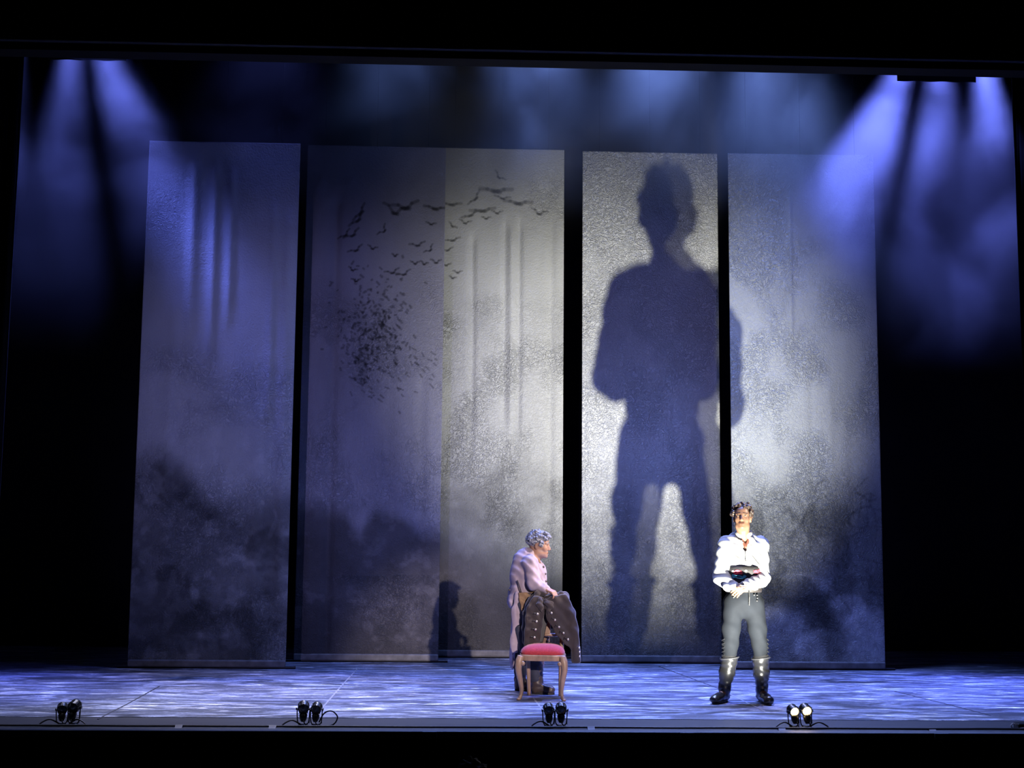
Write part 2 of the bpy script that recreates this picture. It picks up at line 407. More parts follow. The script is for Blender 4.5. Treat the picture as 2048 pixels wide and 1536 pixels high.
def paint2(X, Z, PX, PY, s):
    v = sky(X, Z, s, 0.34) * (1 - 0.50 * sstep(560, 330, PY))  # dark top: painted cloud, with haze and beam fall-off in the colour
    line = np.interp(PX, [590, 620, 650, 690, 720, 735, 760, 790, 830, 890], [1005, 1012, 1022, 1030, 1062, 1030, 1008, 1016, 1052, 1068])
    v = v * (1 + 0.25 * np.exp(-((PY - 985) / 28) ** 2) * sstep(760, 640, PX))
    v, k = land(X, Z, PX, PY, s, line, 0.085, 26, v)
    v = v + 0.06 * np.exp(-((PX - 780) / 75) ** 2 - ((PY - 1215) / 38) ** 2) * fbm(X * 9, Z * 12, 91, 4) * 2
    lines = []
    rb = random.Random(4)
    for px, py, sz, tl, fl in ((790, 425, 24, 0.1, 0.7), (768, 462, 13, -1.0, 0.6), (812, 415, 26, -0.2, 0.4), (870, 416, 22, 0.1, 0.1),
                               (872, 525, 11, 0, .6), (830, 527, 9, 0, .5), (848, 528, 8, .2, .6), (785, 545, 15, -.3, .4), (808, 548, 15, -.4, .3), (790, 512, 6, 0, .7),
                               (712, 500, 16, -.5, .3), (745, 497, 10, .2, .5), (705, 470, 18, -.6, .3), (715, 440, 20, -.8, .2), (705, 540, 9, .3, .5), (712, 562, 9, 0, .5),
                               (860, 500, 12, -.8, .5), (835, 490, 16, -.2, .3), (720, 425, 20, -1.0, .15), (690, 470, 15, -.7, .3), (862, 448, 10, .1, .3)):
        lines += bird(px, py, sz, tl, fl)
    for k_ in range(330):      # the swarm
        px = rb.gauss(745, 34); py = rb.gauss(655, 52)
        lines.append((((px, py), (px + rb.uniform(-4, 5), py + rb.uniform(-2, 6))), rb.uniform(1.8, 3.4)))
    for k_ in range(60):
        px = rb.uniform(690, 870); py = rb.uniform(690, 800)
        lines.append((((px, py), (px + rb.uniform(2, 9), py + rb.uniform(2, 8))), 2.0))
    v = strokes(v, X, Z, 15.12, lines, 0.52)
    crk = np.maximum(crinkle(X, Z, s) * sstep(520, 640, PY), 0.8 * np.exp(-((PX - 780) / 80) ** 2 - ((PY - 1215) / 45) ** 2)) * (1 - 0.7 * k * (PY < 1150))
    return v, crk, np.array([0.94, 0.92, 1.04])
def paint2b(X, Z, PX, PY, s):
    v = sky(X, Z, s, 0.50) * (1 - 0.40 * sstep(600, 320, PY)) * (1 - 0.45 * sstep(470, 330, PY) * sstep(1130, 1010, PX + 0.4 * (PY - 300))) * (1 - 0.22 * sstep(960, 880, PX))  # darker top paints in the footlight beam's fall-off, along with cloud
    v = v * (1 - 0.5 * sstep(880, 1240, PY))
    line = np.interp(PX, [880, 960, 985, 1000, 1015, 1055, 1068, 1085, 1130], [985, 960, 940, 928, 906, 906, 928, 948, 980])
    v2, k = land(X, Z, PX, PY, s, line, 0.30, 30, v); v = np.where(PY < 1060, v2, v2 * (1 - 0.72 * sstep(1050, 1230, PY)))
    lines = []
    for px, py, sz, tl, fl in ((992, 380, 32, 0.02, 0.06), (1036, 405, 28, 0.05, 0.08), (1078, 427, 17, 0.15, 0.5), (950, 397, 18, -.9, .2), (998, 354, 14, .7, .4), (994, 426, 11, 0, .4),
                               (930, 446, 12, .1, .5), (972, 437, 9, 0, .4), (905, 452, 10, .6, .3), (903, 408, 20, 0, .05), (965, 420, 25, -.1, .05), (940, 430, 18, -.4, .1),
                               (915, 545, 9, 0, .4), (905, 556, 7, .2, .4), (892, 530, 10, 0, .3), (1005, 396, 16, .1, .2), (905, 480, 16, -.2, .15), (895, 500, 12, -.3, .2)):
        lines += bird(px, py, sz, tl, fl)
    v = strokes(v, X, Z, 15.68, lines, 0.6)
    crk = crinkle(X, Z, s) * sstep(560, 640, PY) * (1 - 0.5 * sstep(950, 1150, PY)) + 0.8 * sstep(1030, 1100, PX) * sstep(560, 350, PY) * crinkle(X, Z, s + 2)
    return v, crk, GREY
def paint3(X, Z, PX, PY, s):
    v = sky(X, Z, s, 0.62) * (1 - 0.42 * sstep(560, 310, PY))  # top darkened in the paint where the beam weakens
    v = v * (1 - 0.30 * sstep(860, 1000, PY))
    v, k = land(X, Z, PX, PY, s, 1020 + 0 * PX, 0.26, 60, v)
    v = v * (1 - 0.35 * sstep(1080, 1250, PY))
    return v, crinkle(X, Z, s) + 0.3, GREY
def paint4(X, Z, PX, PY, s):
    v = sky(X, Z, s, 0.37) * (1 - 0.22 * sstep(1560, 1740, PX) * sstep(600, 850, PY)) * (1 - 0.25 * sstep(560, 310, PY))  # upper darkening puts the fading beam into the colour
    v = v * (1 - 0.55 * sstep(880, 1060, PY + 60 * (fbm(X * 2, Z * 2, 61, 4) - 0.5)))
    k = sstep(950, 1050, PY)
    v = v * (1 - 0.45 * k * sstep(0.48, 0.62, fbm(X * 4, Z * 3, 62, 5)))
    # pale boulders and the dark arching trunk across them
    for cx, cy, rx, ry, a in ((1560, 1275, 60, 62, .16), (1640, 1310, 55, 55, .22), (1735, 1285, 60, 70, .22), (1690, 1215, 40, 30, .14), (1600, 1170, 60, 25, .08)):
        e = ((PX - cx) / rx) ** 2 + ((PY - cy) / ry) ** 2 + 0.7 * (fbm(X * 6, Z * 6, 63, 4) - 0.5)
        v = v + a * (1 - sstep(0.45, 1.3, e)) * 1.3 * (0.4 + fbm(X * 11, Z * 11, 64, 4))
    P = [at_y(px, py, 14.51)[[0, 2]] for px, py in ((1500, 1200), (1555, 1180), (1610, 1185), (1650, 1225), (1672, 1285), (1680, 1335))]
    for a, b_ in zip(P, P[1:]):
        dd, _ = seg_d(X, Z, a, b_); dd = dd + 0.10 * (fbm(X * 8, Z * 8, 65, 4) - 0.5)
        v = v * (1 - 0.42 * (1 - sstep(0.06, 0.22, dd)))
    lines = []
    rb = random.Random(9)
    for k_ in range(46):
        px, py = rb.uniform(1500, 1760), rb.uniform(980, 1200); l = [(px, py)]; a = rb.uniform(0, 6.3)
        for j in range(5):
            a += rb.uniform(-.8, .8); px += 9 * math.cos(a); py += 9 * math.sin(a); l.append((px, py))
        lines.append((tuple(l), rb.uniform(1.6, 3.4)))
    v = strokes(v, X, Z, 14.51, lines, 0.78)
    crk = np.maximum(crinkle(X, Z, s), 0.75 * k)
    return v, crk, COOL
# the three light outer folds and ripples of every cloth: (x, amplitude, width, from z, to z)
make_banner(14.33, -3.70, -1.98, 5.93, 'leftmost tall painted canvas banner, dark scrub at its foot, blue streaks at its top', paint1,
            ((-3.17, 0.035, 0.07, 3.4, 5.78), (-2.93, 0.03, 0.05, 3.2, 5.8), (-2.74, 0.03, 0.05, 3.6, 5.7), (-2.25, 0.022, 0.05, 2.5, 5.3), (-2.08, 0.02, 0.06, 0.4, 5.2), (-3.35, 0.012, 0.06, 0.8, 4.2), (-2.35, 0.014, 0.08, 0.0, 3)), 1)
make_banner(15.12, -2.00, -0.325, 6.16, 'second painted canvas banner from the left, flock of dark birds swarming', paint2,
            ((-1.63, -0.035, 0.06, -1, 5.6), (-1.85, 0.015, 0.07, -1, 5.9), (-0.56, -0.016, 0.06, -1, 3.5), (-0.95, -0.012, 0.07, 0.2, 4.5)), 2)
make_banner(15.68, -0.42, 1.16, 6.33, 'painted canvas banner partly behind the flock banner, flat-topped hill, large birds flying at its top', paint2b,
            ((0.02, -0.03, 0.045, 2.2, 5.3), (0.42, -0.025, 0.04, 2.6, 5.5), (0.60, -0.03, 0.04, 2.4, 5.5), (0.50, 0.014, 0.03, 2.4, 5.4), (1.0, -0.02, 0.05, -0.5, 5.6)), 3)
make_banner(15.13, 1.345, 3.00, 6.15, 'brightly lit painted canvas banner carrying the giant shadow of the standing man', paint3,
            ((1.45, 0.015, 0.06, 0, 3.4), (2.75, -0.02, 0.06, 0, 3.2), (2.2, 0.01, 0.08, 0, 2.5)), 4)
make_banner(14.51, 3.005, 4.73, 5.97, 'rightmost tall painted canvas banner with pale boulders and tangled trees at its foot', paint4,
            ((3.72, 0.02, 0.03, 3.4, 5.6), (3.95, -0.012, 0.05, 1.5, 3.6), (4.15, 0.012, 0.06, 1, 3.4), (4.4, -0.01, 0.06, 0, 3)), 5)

# ------------------------------------------------------------------ soft solids: blended distance fields, meshed by surface nets
def V3(*a): return np.array(a, dtype=np.float32)
class Soft:
    """collects blended primitives; mesh() turns them into one continuous surface"""
    def __init__(self): self.p = []
    def cap(self, a, b, ra, rb=None, k=0.02, flat=None, cut=False):
        """tapered limb; flat=(axis vector, factor) squeezes its cross-section along the axis"""
        self.p.append(('cap', V3(*a), V3(*b), ra, rb if rb is not None else ra, k, flat, cut)); return self
    def chain(self, pts, rad, k=0.02, flat=None):
        for i in range(len(pts) - 1): self.cap(pts[i], pts[i + 1], rad[i], rad[i + 1], k, flat)
        return self
    def ell(self, c, r, k=0.02, rot=None, cut=False):
        self.p.append(('ell', V3(*c), V3(*r), None if rot is None else np.array(rot, dtype=np.float32), k, cut)); return self
    def plate(self, poly, yf, half, k=0.0, rnd=0.006, axis=1, cut=False):
        """a sheet with the outline poly (x,z), bent along y = yf(x,z)"""
        self.p.append(('plate', np.array(poly, dtype=np.float32), yf, half, k, rnd, cut)); return self
    def bounds(self, q):
        if q[0] == 'cap': r = max(q[3], q[4]); return np.minimum(q[1], q[2]) - r, np.maximum(q[1], q[2]) + r
        if q[0] == 'ell': r = float(q[2].max()) if q[3] is not None else q[2]; return q[1] - r, q[1] + r
        lo, hi = q[1].min(0), q[1].max(0); ys = [q[2](V3(x), V3(z))[0] for x in np.linspace(lo[0], hi[0], 7) for z in np.linspace(lo[1], hi[1], 7)]
        return V3(lo[0], min(ys) - q[3] - .01, lo[1]) , V3(hi[0], max(ys) + q[3] + .01, hi[1])
    def dist(self, q, P):
        if q[0] == 'cap':
            _, a, b, ra, rb, k, flat, cut = q
            D = P - a; ab = b - a
            if flat is not None:
                ax = V3(*flat[0]); ax = ax / np.linalg.norm(ax)
                D = D + (D @ ax)[..., None] * ax * (1 / flat[1] - 1); ab = ab + (ab @ ax) * ax * (1 / flat[1] - 1)
            t = np.clip((D @ ab) / max(float(ab @ ab), 1e-9), 0, 1)
            d = np.linalg.norm(D - t[..., None] * ab, axis=-1) - (ra + (rb - ra) * t)
            return d * (flat[1] if flat is not None and flat[1] < 1 else 1.0)
        if q[0] == 'ell':
            _, c, r, rot, k, cut = q
            D = P - c
            if rot is not None: D = D @ rot
            n = np.linalg.norm(D / r, axis=-1); g = np.linalg.norm(D / (r * r), axis=-1)
            return np.where(n > 1e-4, n * (n - 1) / np.maximum(g, 1e-6), -float(r.min()))
        _, poly, yf, half, k, rnd, cut = q
        x, z = P[..., 0], P[..., 2]
        d = np.full(x.shape, 1e9, dtype=np.float32); inside = np.zeros(x.shape, dtype=bool); n = len(poly)
        for i in range(n):
            (ax, az), (bx, bz) = poly[i], poly[(i + 1) % n]
            ex, ez = bx - ax, bz - az; t = np.clip(((x - ax) * ex + (z - az) * ez) / (ex * ex + ez * ez + 1e-9), 0, 1)
            d = np.minimum(d, (x - ax - t * ex) ** 2 + (z - az - t * ez) ** 2)
            if az != bz: inside ^= ((az > z) != (bz > z)) & (x < (bx - ax) * (z - az) / (bz - az) + ax)
        d2 = np.where(inside, -np.sqrt(d), np.sqrt(d)) + rnd
        dy = np.abs(P[..., 1] - yf(x, z)) - (half - rnd)
        return np.minimum(np.maximum(d2, dy), 0) + np.hypot(np.maximum(d2, 0), np.maximum(dy, 0)) - rnd
    def mesh(self, name, res, mt=None, parent=None, warp=None, colour=None, xf=None):
        bs = [self.bounds(q) for q in self.p if not q[-1] is True]
        pad = 0.03 + 3 * res
        lo = np.min([b[0] for b in bs], 0) - pad; hi = np.max([b[1] for b in bs], 0) + pad
        n = np.ceil((hi - lo) / res).astype(int) + 1
        f = np.full(n, 0.5, dtype=np.float32)
        ax = [lo[i] + res * np.arange(n[i], dtype=np.float32) for i in range(3)]
        for q in self.p:
            k = q[5] if q[0] == 'cap' else (q[4])
            cut = q[-1]; b = self.bounds(q); mg = max(k, 0.0) + 2.5 * res + 0.012
            i0 = np.maximum(np.floor((b[0] - mg - lo) / res).astype(int), 0); i1 = np.minimum(np.ceil((b[1] + mg - lo) / res).astype(int) + 1, n)
            if (i1 <= i0).any(): continue
            sl = tuple(slice(a, c) for a, c in zip(i0, i1))
            P = np.stack(np.meshgrid(ax[0][sl[0]], ax[1][sl[1]], ax[2][sl[2]], indexing='ij'), -1)
            d = self.dist(q, P).astype(np.float32); g = f[sl]
            if cut: d = -d; g, d = -g, -d
            if k > 1e-5:
                h = np.maximum(k - np.abs(g - d), 0) / k; r = np.minimum(g, d) - h * h * k * 0.25
            else: r = np.minimum(g, d)
            f[sl] = -r if cut else r
        if warp is not None:
            near = np.argwhere(np.abs(f) < 0.045)
            P = lo + near * res; f[tuple(near.T)] += warp(P).astype(np.float32)
        v, q4 = surface_nets(f, lo, res)
        o = np_mesh(name, v if xf is None else xf(v), q4, mt, parent)
        if colour is not None:
            c = colour(v); at = o.data.attributes.new('paint', 'FLOAT_COLOR', 'POINT')
            at.data.foreach_set('color', np.concatenate([c, np.ones((len(c), 1))], 1).astype(np.float32).ravel())
        return o
def surface_nets(f, lo, res):
    s = f < 0; n = np.array(f.shape)
    c = np.zeros(n - 1, dtype=np.int8)
    for dx in (0, 1):
        for dy in (0, 1):
            for dz in (0, 1): c += s[dx:n[0] - 1 + dx, dy:n[1] - 1 + dy, dz:n[2] - 1 + dz]
    cell = (c > 0) & (c < 8); ids = np.full(n - 1, -1, dtype=np.int32); idx = np.argwhere(cell); ids[cell] = np.arange(len(idx))
    acc = np.zeros((len(idx), 3)); cnt = np.zeros(len(idx))
    corners = [(a, b, d) for a in (0, 1) for b in (0, 1) for d in (0, 1)]
    for i in range(8):
        for j in range(i + 1, 8):
            A, B = corners[i], corners[j]
            if sum(abs(p - q) for p, q in zip(A, B)) != 1: continue
            fa = f[idx[:, 0] + A[0], idx[:, 1] + A[1], idx[:, 2] + A[2]]; fb = f[idx[:, 0] + B[0], idx[:, 1] + B[1], idx[:, 2] + B[2]]
            m_ = (fa < 0) != (fb < 0); t = np.where(m_, fa / np.where(fa == fb, 1, fa - fb), 0)
            for k in range(3): acc[:, k] += np.where(m_, A[k] + t * (B[k] - A[k]), 0)
            cnt += m_
    v = lo + (idx + acc / cnt[:, None]) * res
    faces = []
    for a in range(3):
        b, d = (a + 1) % 3, (a + 2) % 3
        s0 = np.take(s, range(n[a] - 1), axis=a); s1 = np.take(s, range(1, n[a]), axis=a)
        e = np.argwhere(s0 != s1); e = e[(e[:, b] > 0) & (e[:, d] > 0) & (e[:, b] < n[b] - 1) & (e[:, d] < n[d] - 1)]
        up = s0[tuple(e.T)]
        def cid(ob, od):
            q = e.copy(); q[:, b] -= ob; q[:, d] -= od; return ids[tuple(q.T)]
        q = np.stack([cid(1, 1), cid(0, 1), cid(0, 0), cid(1, 0)], 1); q[~up] = q[~up][:, ::-1]
        faces.append(q)
    q = np.concatenate(faces); return v, q[(q >= 0).all(1)]
def rotm(axis, deg):
    return np.array(Matrix.Rotation(math.radians(deg), 3, axis), dtype=np.float32)
def paint_mat(name, rough=0.55, bump=0.0, scale=60, spec=0.4, sss=0.0):
    mt, nt, b = node_mat(name)
    at = nt.nodes.new('ShaderNodeAttribute'); at.attribute_name = 'paint'; nt.links.new(at.outputs['Color'], b.inputs['Base Color'])
    b.inputs['Roughness'].default_value = rough; b.inputs['Specular IOR Level'].default_value = spec
    return mt

# ---- anatomy -------------------------------------------------------
def head_prims(S, o, Rm_, sc=1.0):
    """a head whose face looks along local -y; o = middle of the skull, Rm_ turns it"""
    def T(*p): return o + Rm_ @ (V3(*p) * sc)
    def E(c, r, k=0.02, cut=False): S.ell(T(*c), V3(*r) * sc, k, Rm_, cut)
    E((0, 0.012, 0.032), (0.073, 0.094, 0.086), 0.01)
    E((0, -0.030, -0.025), (0.061, 0.062, 0.090), 0.03)
    E((0, -0.034, 0.045), (0.056, 0.055, 0.048), 0.02)
    E((0, -0.040, -0.082), (0.046, 0.046, 0.034), 0.03)
    E((0, -0.074, -0.102), (0.022, 0.018, 0.018), 0.02)
    for s in (-1, 1):
        E((0.040 * s, -0.062, -0.030), (0.022, 0.020, 0.024), 0.02)                 # cheek bone
        E((0.045 * s, -0.012, -0.078), (0.018, 0.035, 0.026), 0.02)                 # jaw corner
        E((0.031 * s, -0.100, 0.004), (0.017, 0.015, 0.011), 0.012, True)           # eye socket
        E((0.031 * s, -0.078, 0.003), (0.0125, 0.0125, 0.0125), 0.003)              # eye
        S.cap(T(0.012 * s, -0.086, 0.022), T(0.050 * s, -0.072, 0.020), 0.007 * sc, 0.006 * sc, 0.016)   # brow
        E((0.075 * s, 0.012, -0.012), (0.010, 0.021, 0.032), 0.008)                 # ear
        E((0.081 * s, 0.006, -0.010), (0.006, 0.010, 0.018), 0.004, True)
        E((0.010 * s, -0.098, -0.040), (0.008, 0.010, 0.007), 0.006)                # nostril wing
    S.cap(T(0, -0.088, 0.012), T(0, -0.107, -0.034), 0.008 * sc, 0.0115 * sc, 0.012)   # nose
    S.cap(T(-0.020, -0.086, -0.066), T(0.020, -0.086, -0.066), 0.006 * sc, None, 0.008)
    S.cap(T(-0.014, -0.089, -0.066), T(0.014, -0.089, -0.066), 0.0065 * sc, None, 0.008)
    S.cap(T(-0.015, -0.086, -0.077), T(0.015, -0.086, -0.077), 0.007 * sc, None, 0.008)
    return T
def head_colour(v, o, Rm_, skin, hair, sc=1.0, beard=0.0):
    L = (v - o) @ Rm_ / sc; c = np.tile(np.array(skin), (len(v), 1))
    x, y, z = np.abs(L[:, 0]), L[:, 1], L[:, 2]; front = y < -0.045
    inhead = (np.abs(L) < 0.15).all(1) & front
    def put(m_, col, a=1.0): c[m_] = c[m_] * (1 - a) + np.array(col) * a
    put(inhead & (np.abs(z + 0.0715) < 0.009) & (x < 0.022) & (y < -0.082), (skin[0] * .62, skin[1] * .42, skin[2] * .42), 0.75)
    put(inhead & (np.abs(z + 0.0715) < 0.0025) & (x < 0.021) & (y < -0.08), (skin[0] * .2, skin[1] * .12, skin[2] * .12), 0.85)
    put(inhead & (np.abs(z - 0.026 + 0.12 * (x - 0.03) ** 1) < 0.0065) & (x > 0.011) & (x < 0.052) & (y < -0.06), hair, 0.8)
    put(inhead & (np.hypot(x - 0.031, z - 0.003) < 0.0125) & (np.abs(z - .003) < 0.0045), (0.22, 0.19, 0.17), 0.7)
    put(inhead & (np.hypot(x - 0.031, z - 0.003) < 0.0055), (0.02, 0.015, 0.012), 0.95)
    put(inhead & (np.abs(z - 0.0105) < 0.0026) & (np.abs(x - 0.031) < 0.015), (0.05, 0.03, 0.02), 0.7)
    if beard: put((np.abs(L) < 0.13).all(1) & (z < -0.045) & (y < 0.0) & ~(np.abs(z + 0.0715) < 0.008), hair, beard)
    put((np.abs(L[:, 0]) < 0.09) & (L[:, 2] > 0.02 + 0.35 * (-L[:, 1])) & (np.abs(L) < 0.2).all(1) & (L[:, 1] > -0.07), hair, 0.85)   # scalp
    return c
def hair_prims(S, T, Rm_, n, seed, rmin, rmax, low=-0.02, hairline=0.055, sc=1.0, lift=0.0, wide=1.0):
    """locks rooted all over the scalp"""
    rg = random.Random(seed); made = 0
    S.ell(T(0, 0.024, 0.042 + lift), V3(0.077 * wide, 0.088, 0.084) * sc, 0.01, Rm_)
    while made < n:
        th, ph = rg.uniform(0, 2 * math.pi), math.acos(rg.uniform(-0.35, 1))
        d = (math.sin(ph) * math.cos(th), math.sin(ph) * math.sin(th), math.cos(ph))
        p = (d[0] * 0.078 * wide, 0.018 + d[1] * 0.094, 0.036 + d[2] * 0.088)
        lim = hairline if p[1] < -0.045 else (0.01 if p[1] < 0.0 else (low if p[1] < 0.045 else -0.06))
        if p[2] < lim or (p[1] < -0.03 and abs(p[0]) < 0.07 and p[2] < hairline): continue
        r = rg.uniform(rmin, rmax); t = (rg.uniform(-.5, .5), rg.uniform(-.6, .2), rg.uniform(-.3, .5))
        q = tuple(p[i] + d[i] * 0.006 + t[i] * 0.030 for i in range(3))
        S.cap(T(*p), T(*q), r * sc, r * 0.7 * sc, 0.006); made += 1
def hand_prims(S, wrist, fwd, back, thumb_side, curl=(35, 40, 25), sc=1.0, spread=6, k=0.006):
    """palm, four unequal jointed fingers and a thumb; fwd = wrist to knuckles, back = back of the hand"""
    fwd = V3(*fwd); fwd /= np.linalg.norm(fwd); back = V3(*back); back = back - fwd * (back @ fwd); back /= np.linalg.norm(back)
    side = np.cross(fwd, back) * thumb_side      # towards the thumb
    w = V3(*wrist)
    def at(f, s, b): return w + (fwd * f + side * s + back * b) * sc
    S.cap(at(-0.02, 0, 0), at(0.015, 0, 0), 0.026 * sc, 0.027 * sc, 0.015, (back, 0.72))
    for s in (-0.027, -0.009, 0.009, 0.026): S.cap(at(0.02, s * 0.75, 0), at(0.082, s, 0.002), 0.0155 * sc, 0.0125 * sc, 0.010)
    for (s, ln, r) in ((0.030, 0.072, 0.0088), (0.0105, 0.080, 0.0092), (-0.0095, 0.075, 0.0088), (-0.029, 0.058, 0.0078)):
        a, ang = at(0.086, s, 0.0), 0.0; d0 = fwd * math.cos(math.radians(spread * s / 0.03)) + side * math.sin(math.radians(spread * s / 0.03))
        for j, fr in enumerate((0.45, 0.31, 0.24)):
            ang += curl[j]; d = d0 * math.cos(math.radians(ang)) - back * math.sin(math.radians(ang)); b = a + d * ln * fr * sc
            S.cap(a, b, r * (1 - 0.08 * j) * sc, r * (0.94 - 0.1 * j) * sc, k); a = b
    a = at(0.022, 0.024, -0.008); d = fwd * 0.62 + side * 0.68 - back * 0.25
    for j, ln in enumerate((0.042, 0.032, 0.026)):
        d = d / np.linalg.norm(d); b = a + d * ln * sc
        S.cap(a, b, (0.0145 - 0.002 * j) * sc, (0.0125 - 0.0018 * j) * sc, k + 0.003 * (j == 0)); a = b; d = d + fwd * 0.35 - side * 0.25 - back * 0.15
def folds(scale, amp, seed=0, stretch=(1, 1, 1)):
    def w(P):
        x, y, z = P[:, 0] * stretch[0] * scale, P[:, 1] * stretch[1] * scale, P[:, 2] * stretch[2] * scale
        return amp * (np.sin(x * 2.1 + 1.7 * np.sin(z * 1.3 + seed) + y) * np.sin(z * 1.9 + 1.3 * np.sin(x * 1.1 + y * 1.4) + seed) + 0.5 * np.sin(z * 4.3 + x * 2.7 + y * 3.1 + seed))
    return w
def tag_part(o, label): o['label'] = label; return o
M_SKIN = paint_mat('skin', 0.5, spec=0.35)

# ------------------------------------------------------------------ the man in white
def man_in_white():
    root = empty('person', (2.505, 11.72, 0), 'person in white shirt, grey breeches and black riding boots standing with hands clasped', 'person')
    SK = (0.17, 0.088, 0.052); HR = (0.035, 0.020, 0.012)
    O = V3(0.008, -0.055, 1.665); RH = rotm('Z', -16) @ rotm('X', -9)
    # arms: shoulder, elbow, wrist (image left = his right)
    AR = [(-0.138, 0.01, 1.425), (-0.186, 0.0, 1.125), (-0.105, -0.175, 1.045)]
    AL = [(0.190, 0.01, 1.425), (0.195, -0.01, 1.115), (-0.005, -0.205, 1.058)]
    LR = [(-0.075, 0.0, 0.90), (-0.105, -0.02, 0.54), (-0.160, 0.02, 0.10)]
    LL = [(0.115, 0.0, 0.90), (0.157, -0.02, 0.54), (0.186, 0.03, 0.10)]
    b = Soft()
    T = head_prims(b, O, RH)
    b.cap(T(0, 0.018, -0.06), (0.028, 0.01, 1.43), 0.057, 0.066, 0.03)
    b.cap((0.027, 0.02, 1.36), (0.025, 0.02, 1.12), 0.125, 0.105, 0.04, ((0, 1, 0), 0.62)); b.cap((0.025, 0.02, 1.1), (0.02, 0.02, 0.92), 0.105, 0.13, 0.04, ((0, 1, 0), 0.7))
    b.cap((-0.12, 0.015, 1.42), (0.17, 0.015, 1.42), 0.05, 0.05, 0.05)
    for A in (AR, AL): b.chain(A, (0.045, 0.038, 0.027), 0.02)
    for L in (LR, LL): b.chain(L, (0.075, 0.048, 0.036), 0.03)
    b.cap(LR[2], (-0.215, -0.05, 0.045), 0.035, 0.03, 0.02); b.cap(LL[2], (0.189, -0.07, 0.045), 0.035, 0.03, 0.02)
    hand_prims(b, AL[2], (-0.72, -0.10, -0.55), (-0.15, -0.95, 0.25), 1, (22, 30, 25))
    hand_prims(b, AR[2], (0.85, -0.25, -0.25), (0.0, 0.2, -0.95), -1, (40, 45, 30))
    b.mesh('body', 0.0045, M_SKIN, root, colour=lambda v: head_colour(v, O, RH, SK, HR))
    h = Soft(); hair_prims(h, T, RH, 110, 3, 0.012, 0.018, -0.035, 0.078, lift=0.008, wide=1.13)
    for x, y, z in ((-0.05, -0.045, 0.102), (-0.02, -0.052, 0.114), (0.02, -0.050, 0.112), (0.052, -0.042, 0.098), (-0.072, -0.03, 0.05), (0.076, -0.02, 0.03), (0.074, -0.035, 0.05)):
        h.cap(T(x, y, z), T(x * 1.08, y - 0.012, z - 0.004), 0.014, 0.010, 0.01)
    h.mesh('hair', 0.004, mat('dark_brown_hair', HR, 0.45, noise=0.5, scale=70, bump=0.6), root, warp=folds(90, 0.0022, 2))
    # shirt: loose body, full sleeves, open collar
    s = Soft()
    s.cap((0.027, 0.015, 1.36), (0.025, 0.01, 1.20), 0.165, 0.150, 0.05, ((0, 1, 0), 0.66)); s.cap((0.025, 0.01, 1.22), (0.022, 0.01, 1.09), 0.152, 0.135, 0.03, ((0, 1, 0), 0.72))
    s.cap((-0.125, 0.012, 1.425), (0.18, 0.012, 1.425), 0.058, 0.058, 0.06)
    s.cap((-0.02, 0.02, 1.455), (0.075, 0.02, 1.455), 0.058, 0.058, 0.05)
    s.chain(AR, (0.068, 0.066, 0.040), 0.035); s.cap(AR[1], (-0.140, -0.11, 1.055), 0.060, 0.058, 0.03)
    s.chain(AL, (0.070, 0.066, 0.038), 0.035); s.cap(AL[1], (0.085, -0.13, 1.060), 0.060, 0.052, 0.03)
    s.ell(T(0, 0.01, -0.13), (0.056, 0.060, 0.09), 0.01, cut=True)
    for k_ in range(6): s.ell((0.012 + 0.002 * k_, -0.098 - 0.002 * k_, 1.475 - k_ * 0.024), (0.034 - 0.005 * k_, 0.05, 0.02), 0.008, cut=True)
    for (a, c) in ((AR[2], 1), (AL[2], 1)): s.cap(V3(*a), V3(*a) + V3(0.002, -0.004, 0), 0.040, 0.040, 0.008)
    s.mesh('shirt', 0.0055, mat('white_cotton_shirt', (0.22, 0.219, 0.215), 0.8, noise=0.06, scale=9, bump=0.1), root, warp=folds(18, 0.008, 1, (1, 1, 0.8)))
    c = Soft()
    for sgn in (-1, 1):
        c.plate([(0.028 + sgn * 0.020, 1.395), (0.028 + sgn * 0.040, 1.372), (0.028 + sgn * 0.098 - (0.045 if sgn < 0 else 0), 1.432), (0.028 + sgn * 0.072, 1.515), (0.028 + sgn * 0.052, 1.520)],
                lambda x, z: -0.072 - 0.28 * (1.45 - z) + 1.5 * (x - 0.028) ** 2 * 3.2 + 0.9 * np.maximum(z - 1.47, 0), 0.008, 0.004, 0.004)
    rg_ = [(0.027 + 0.070 * math.cos(math.radians(a)), 0.0 + 0.066 * math.sin(math.radians(a)), 1.512 + 0.012 * math.sin(math.radians(a))) for a in range(-62, 243, 16)]
    for p_, q_ in zip(rg_, rg_[1:]): c.cap(p_, q_, 0.026, 0.026, 0.008, ((p_[0] - 0.027, p_[1], 0), 0.36))
    c.mesh('collar', 0.0045, mat('white_cotton_collar', (0.24, 0.238, 0.234), 0.8), root)
    bm = bmesh.new(); add_tube(bm, ((0.020, -0.124, 1.36), (0.024, -0.130, 1.30), (0.024, -0.128, 1.25)), 0.0035, 6); tag_part(bm_obj('placket', bm, mat('placket_thread', (0.25, 0.25, 0.26), 0.8), root), 'narrow front slit of the shirt')  # thin pale thread along the front slit
    # kerchief shadowed inside the open collar
    n_ = Soft(); n_.cap((-0.004, -0.052, 1.47), (0.028, -0.085, 1.40), 0.014, 0.010, 0.02); n_.cap((0.062, -0.052, 1.475), (0.028, -0.085, 1.40), 0.014, 0.010, 0.02)
    tag_part(n_.mesh('neckerchief', 0.004, mat('rust_neckerchief', (0.12, 0.035, 0.02), 0.8), root), 'rust red kerchief in the open collar')
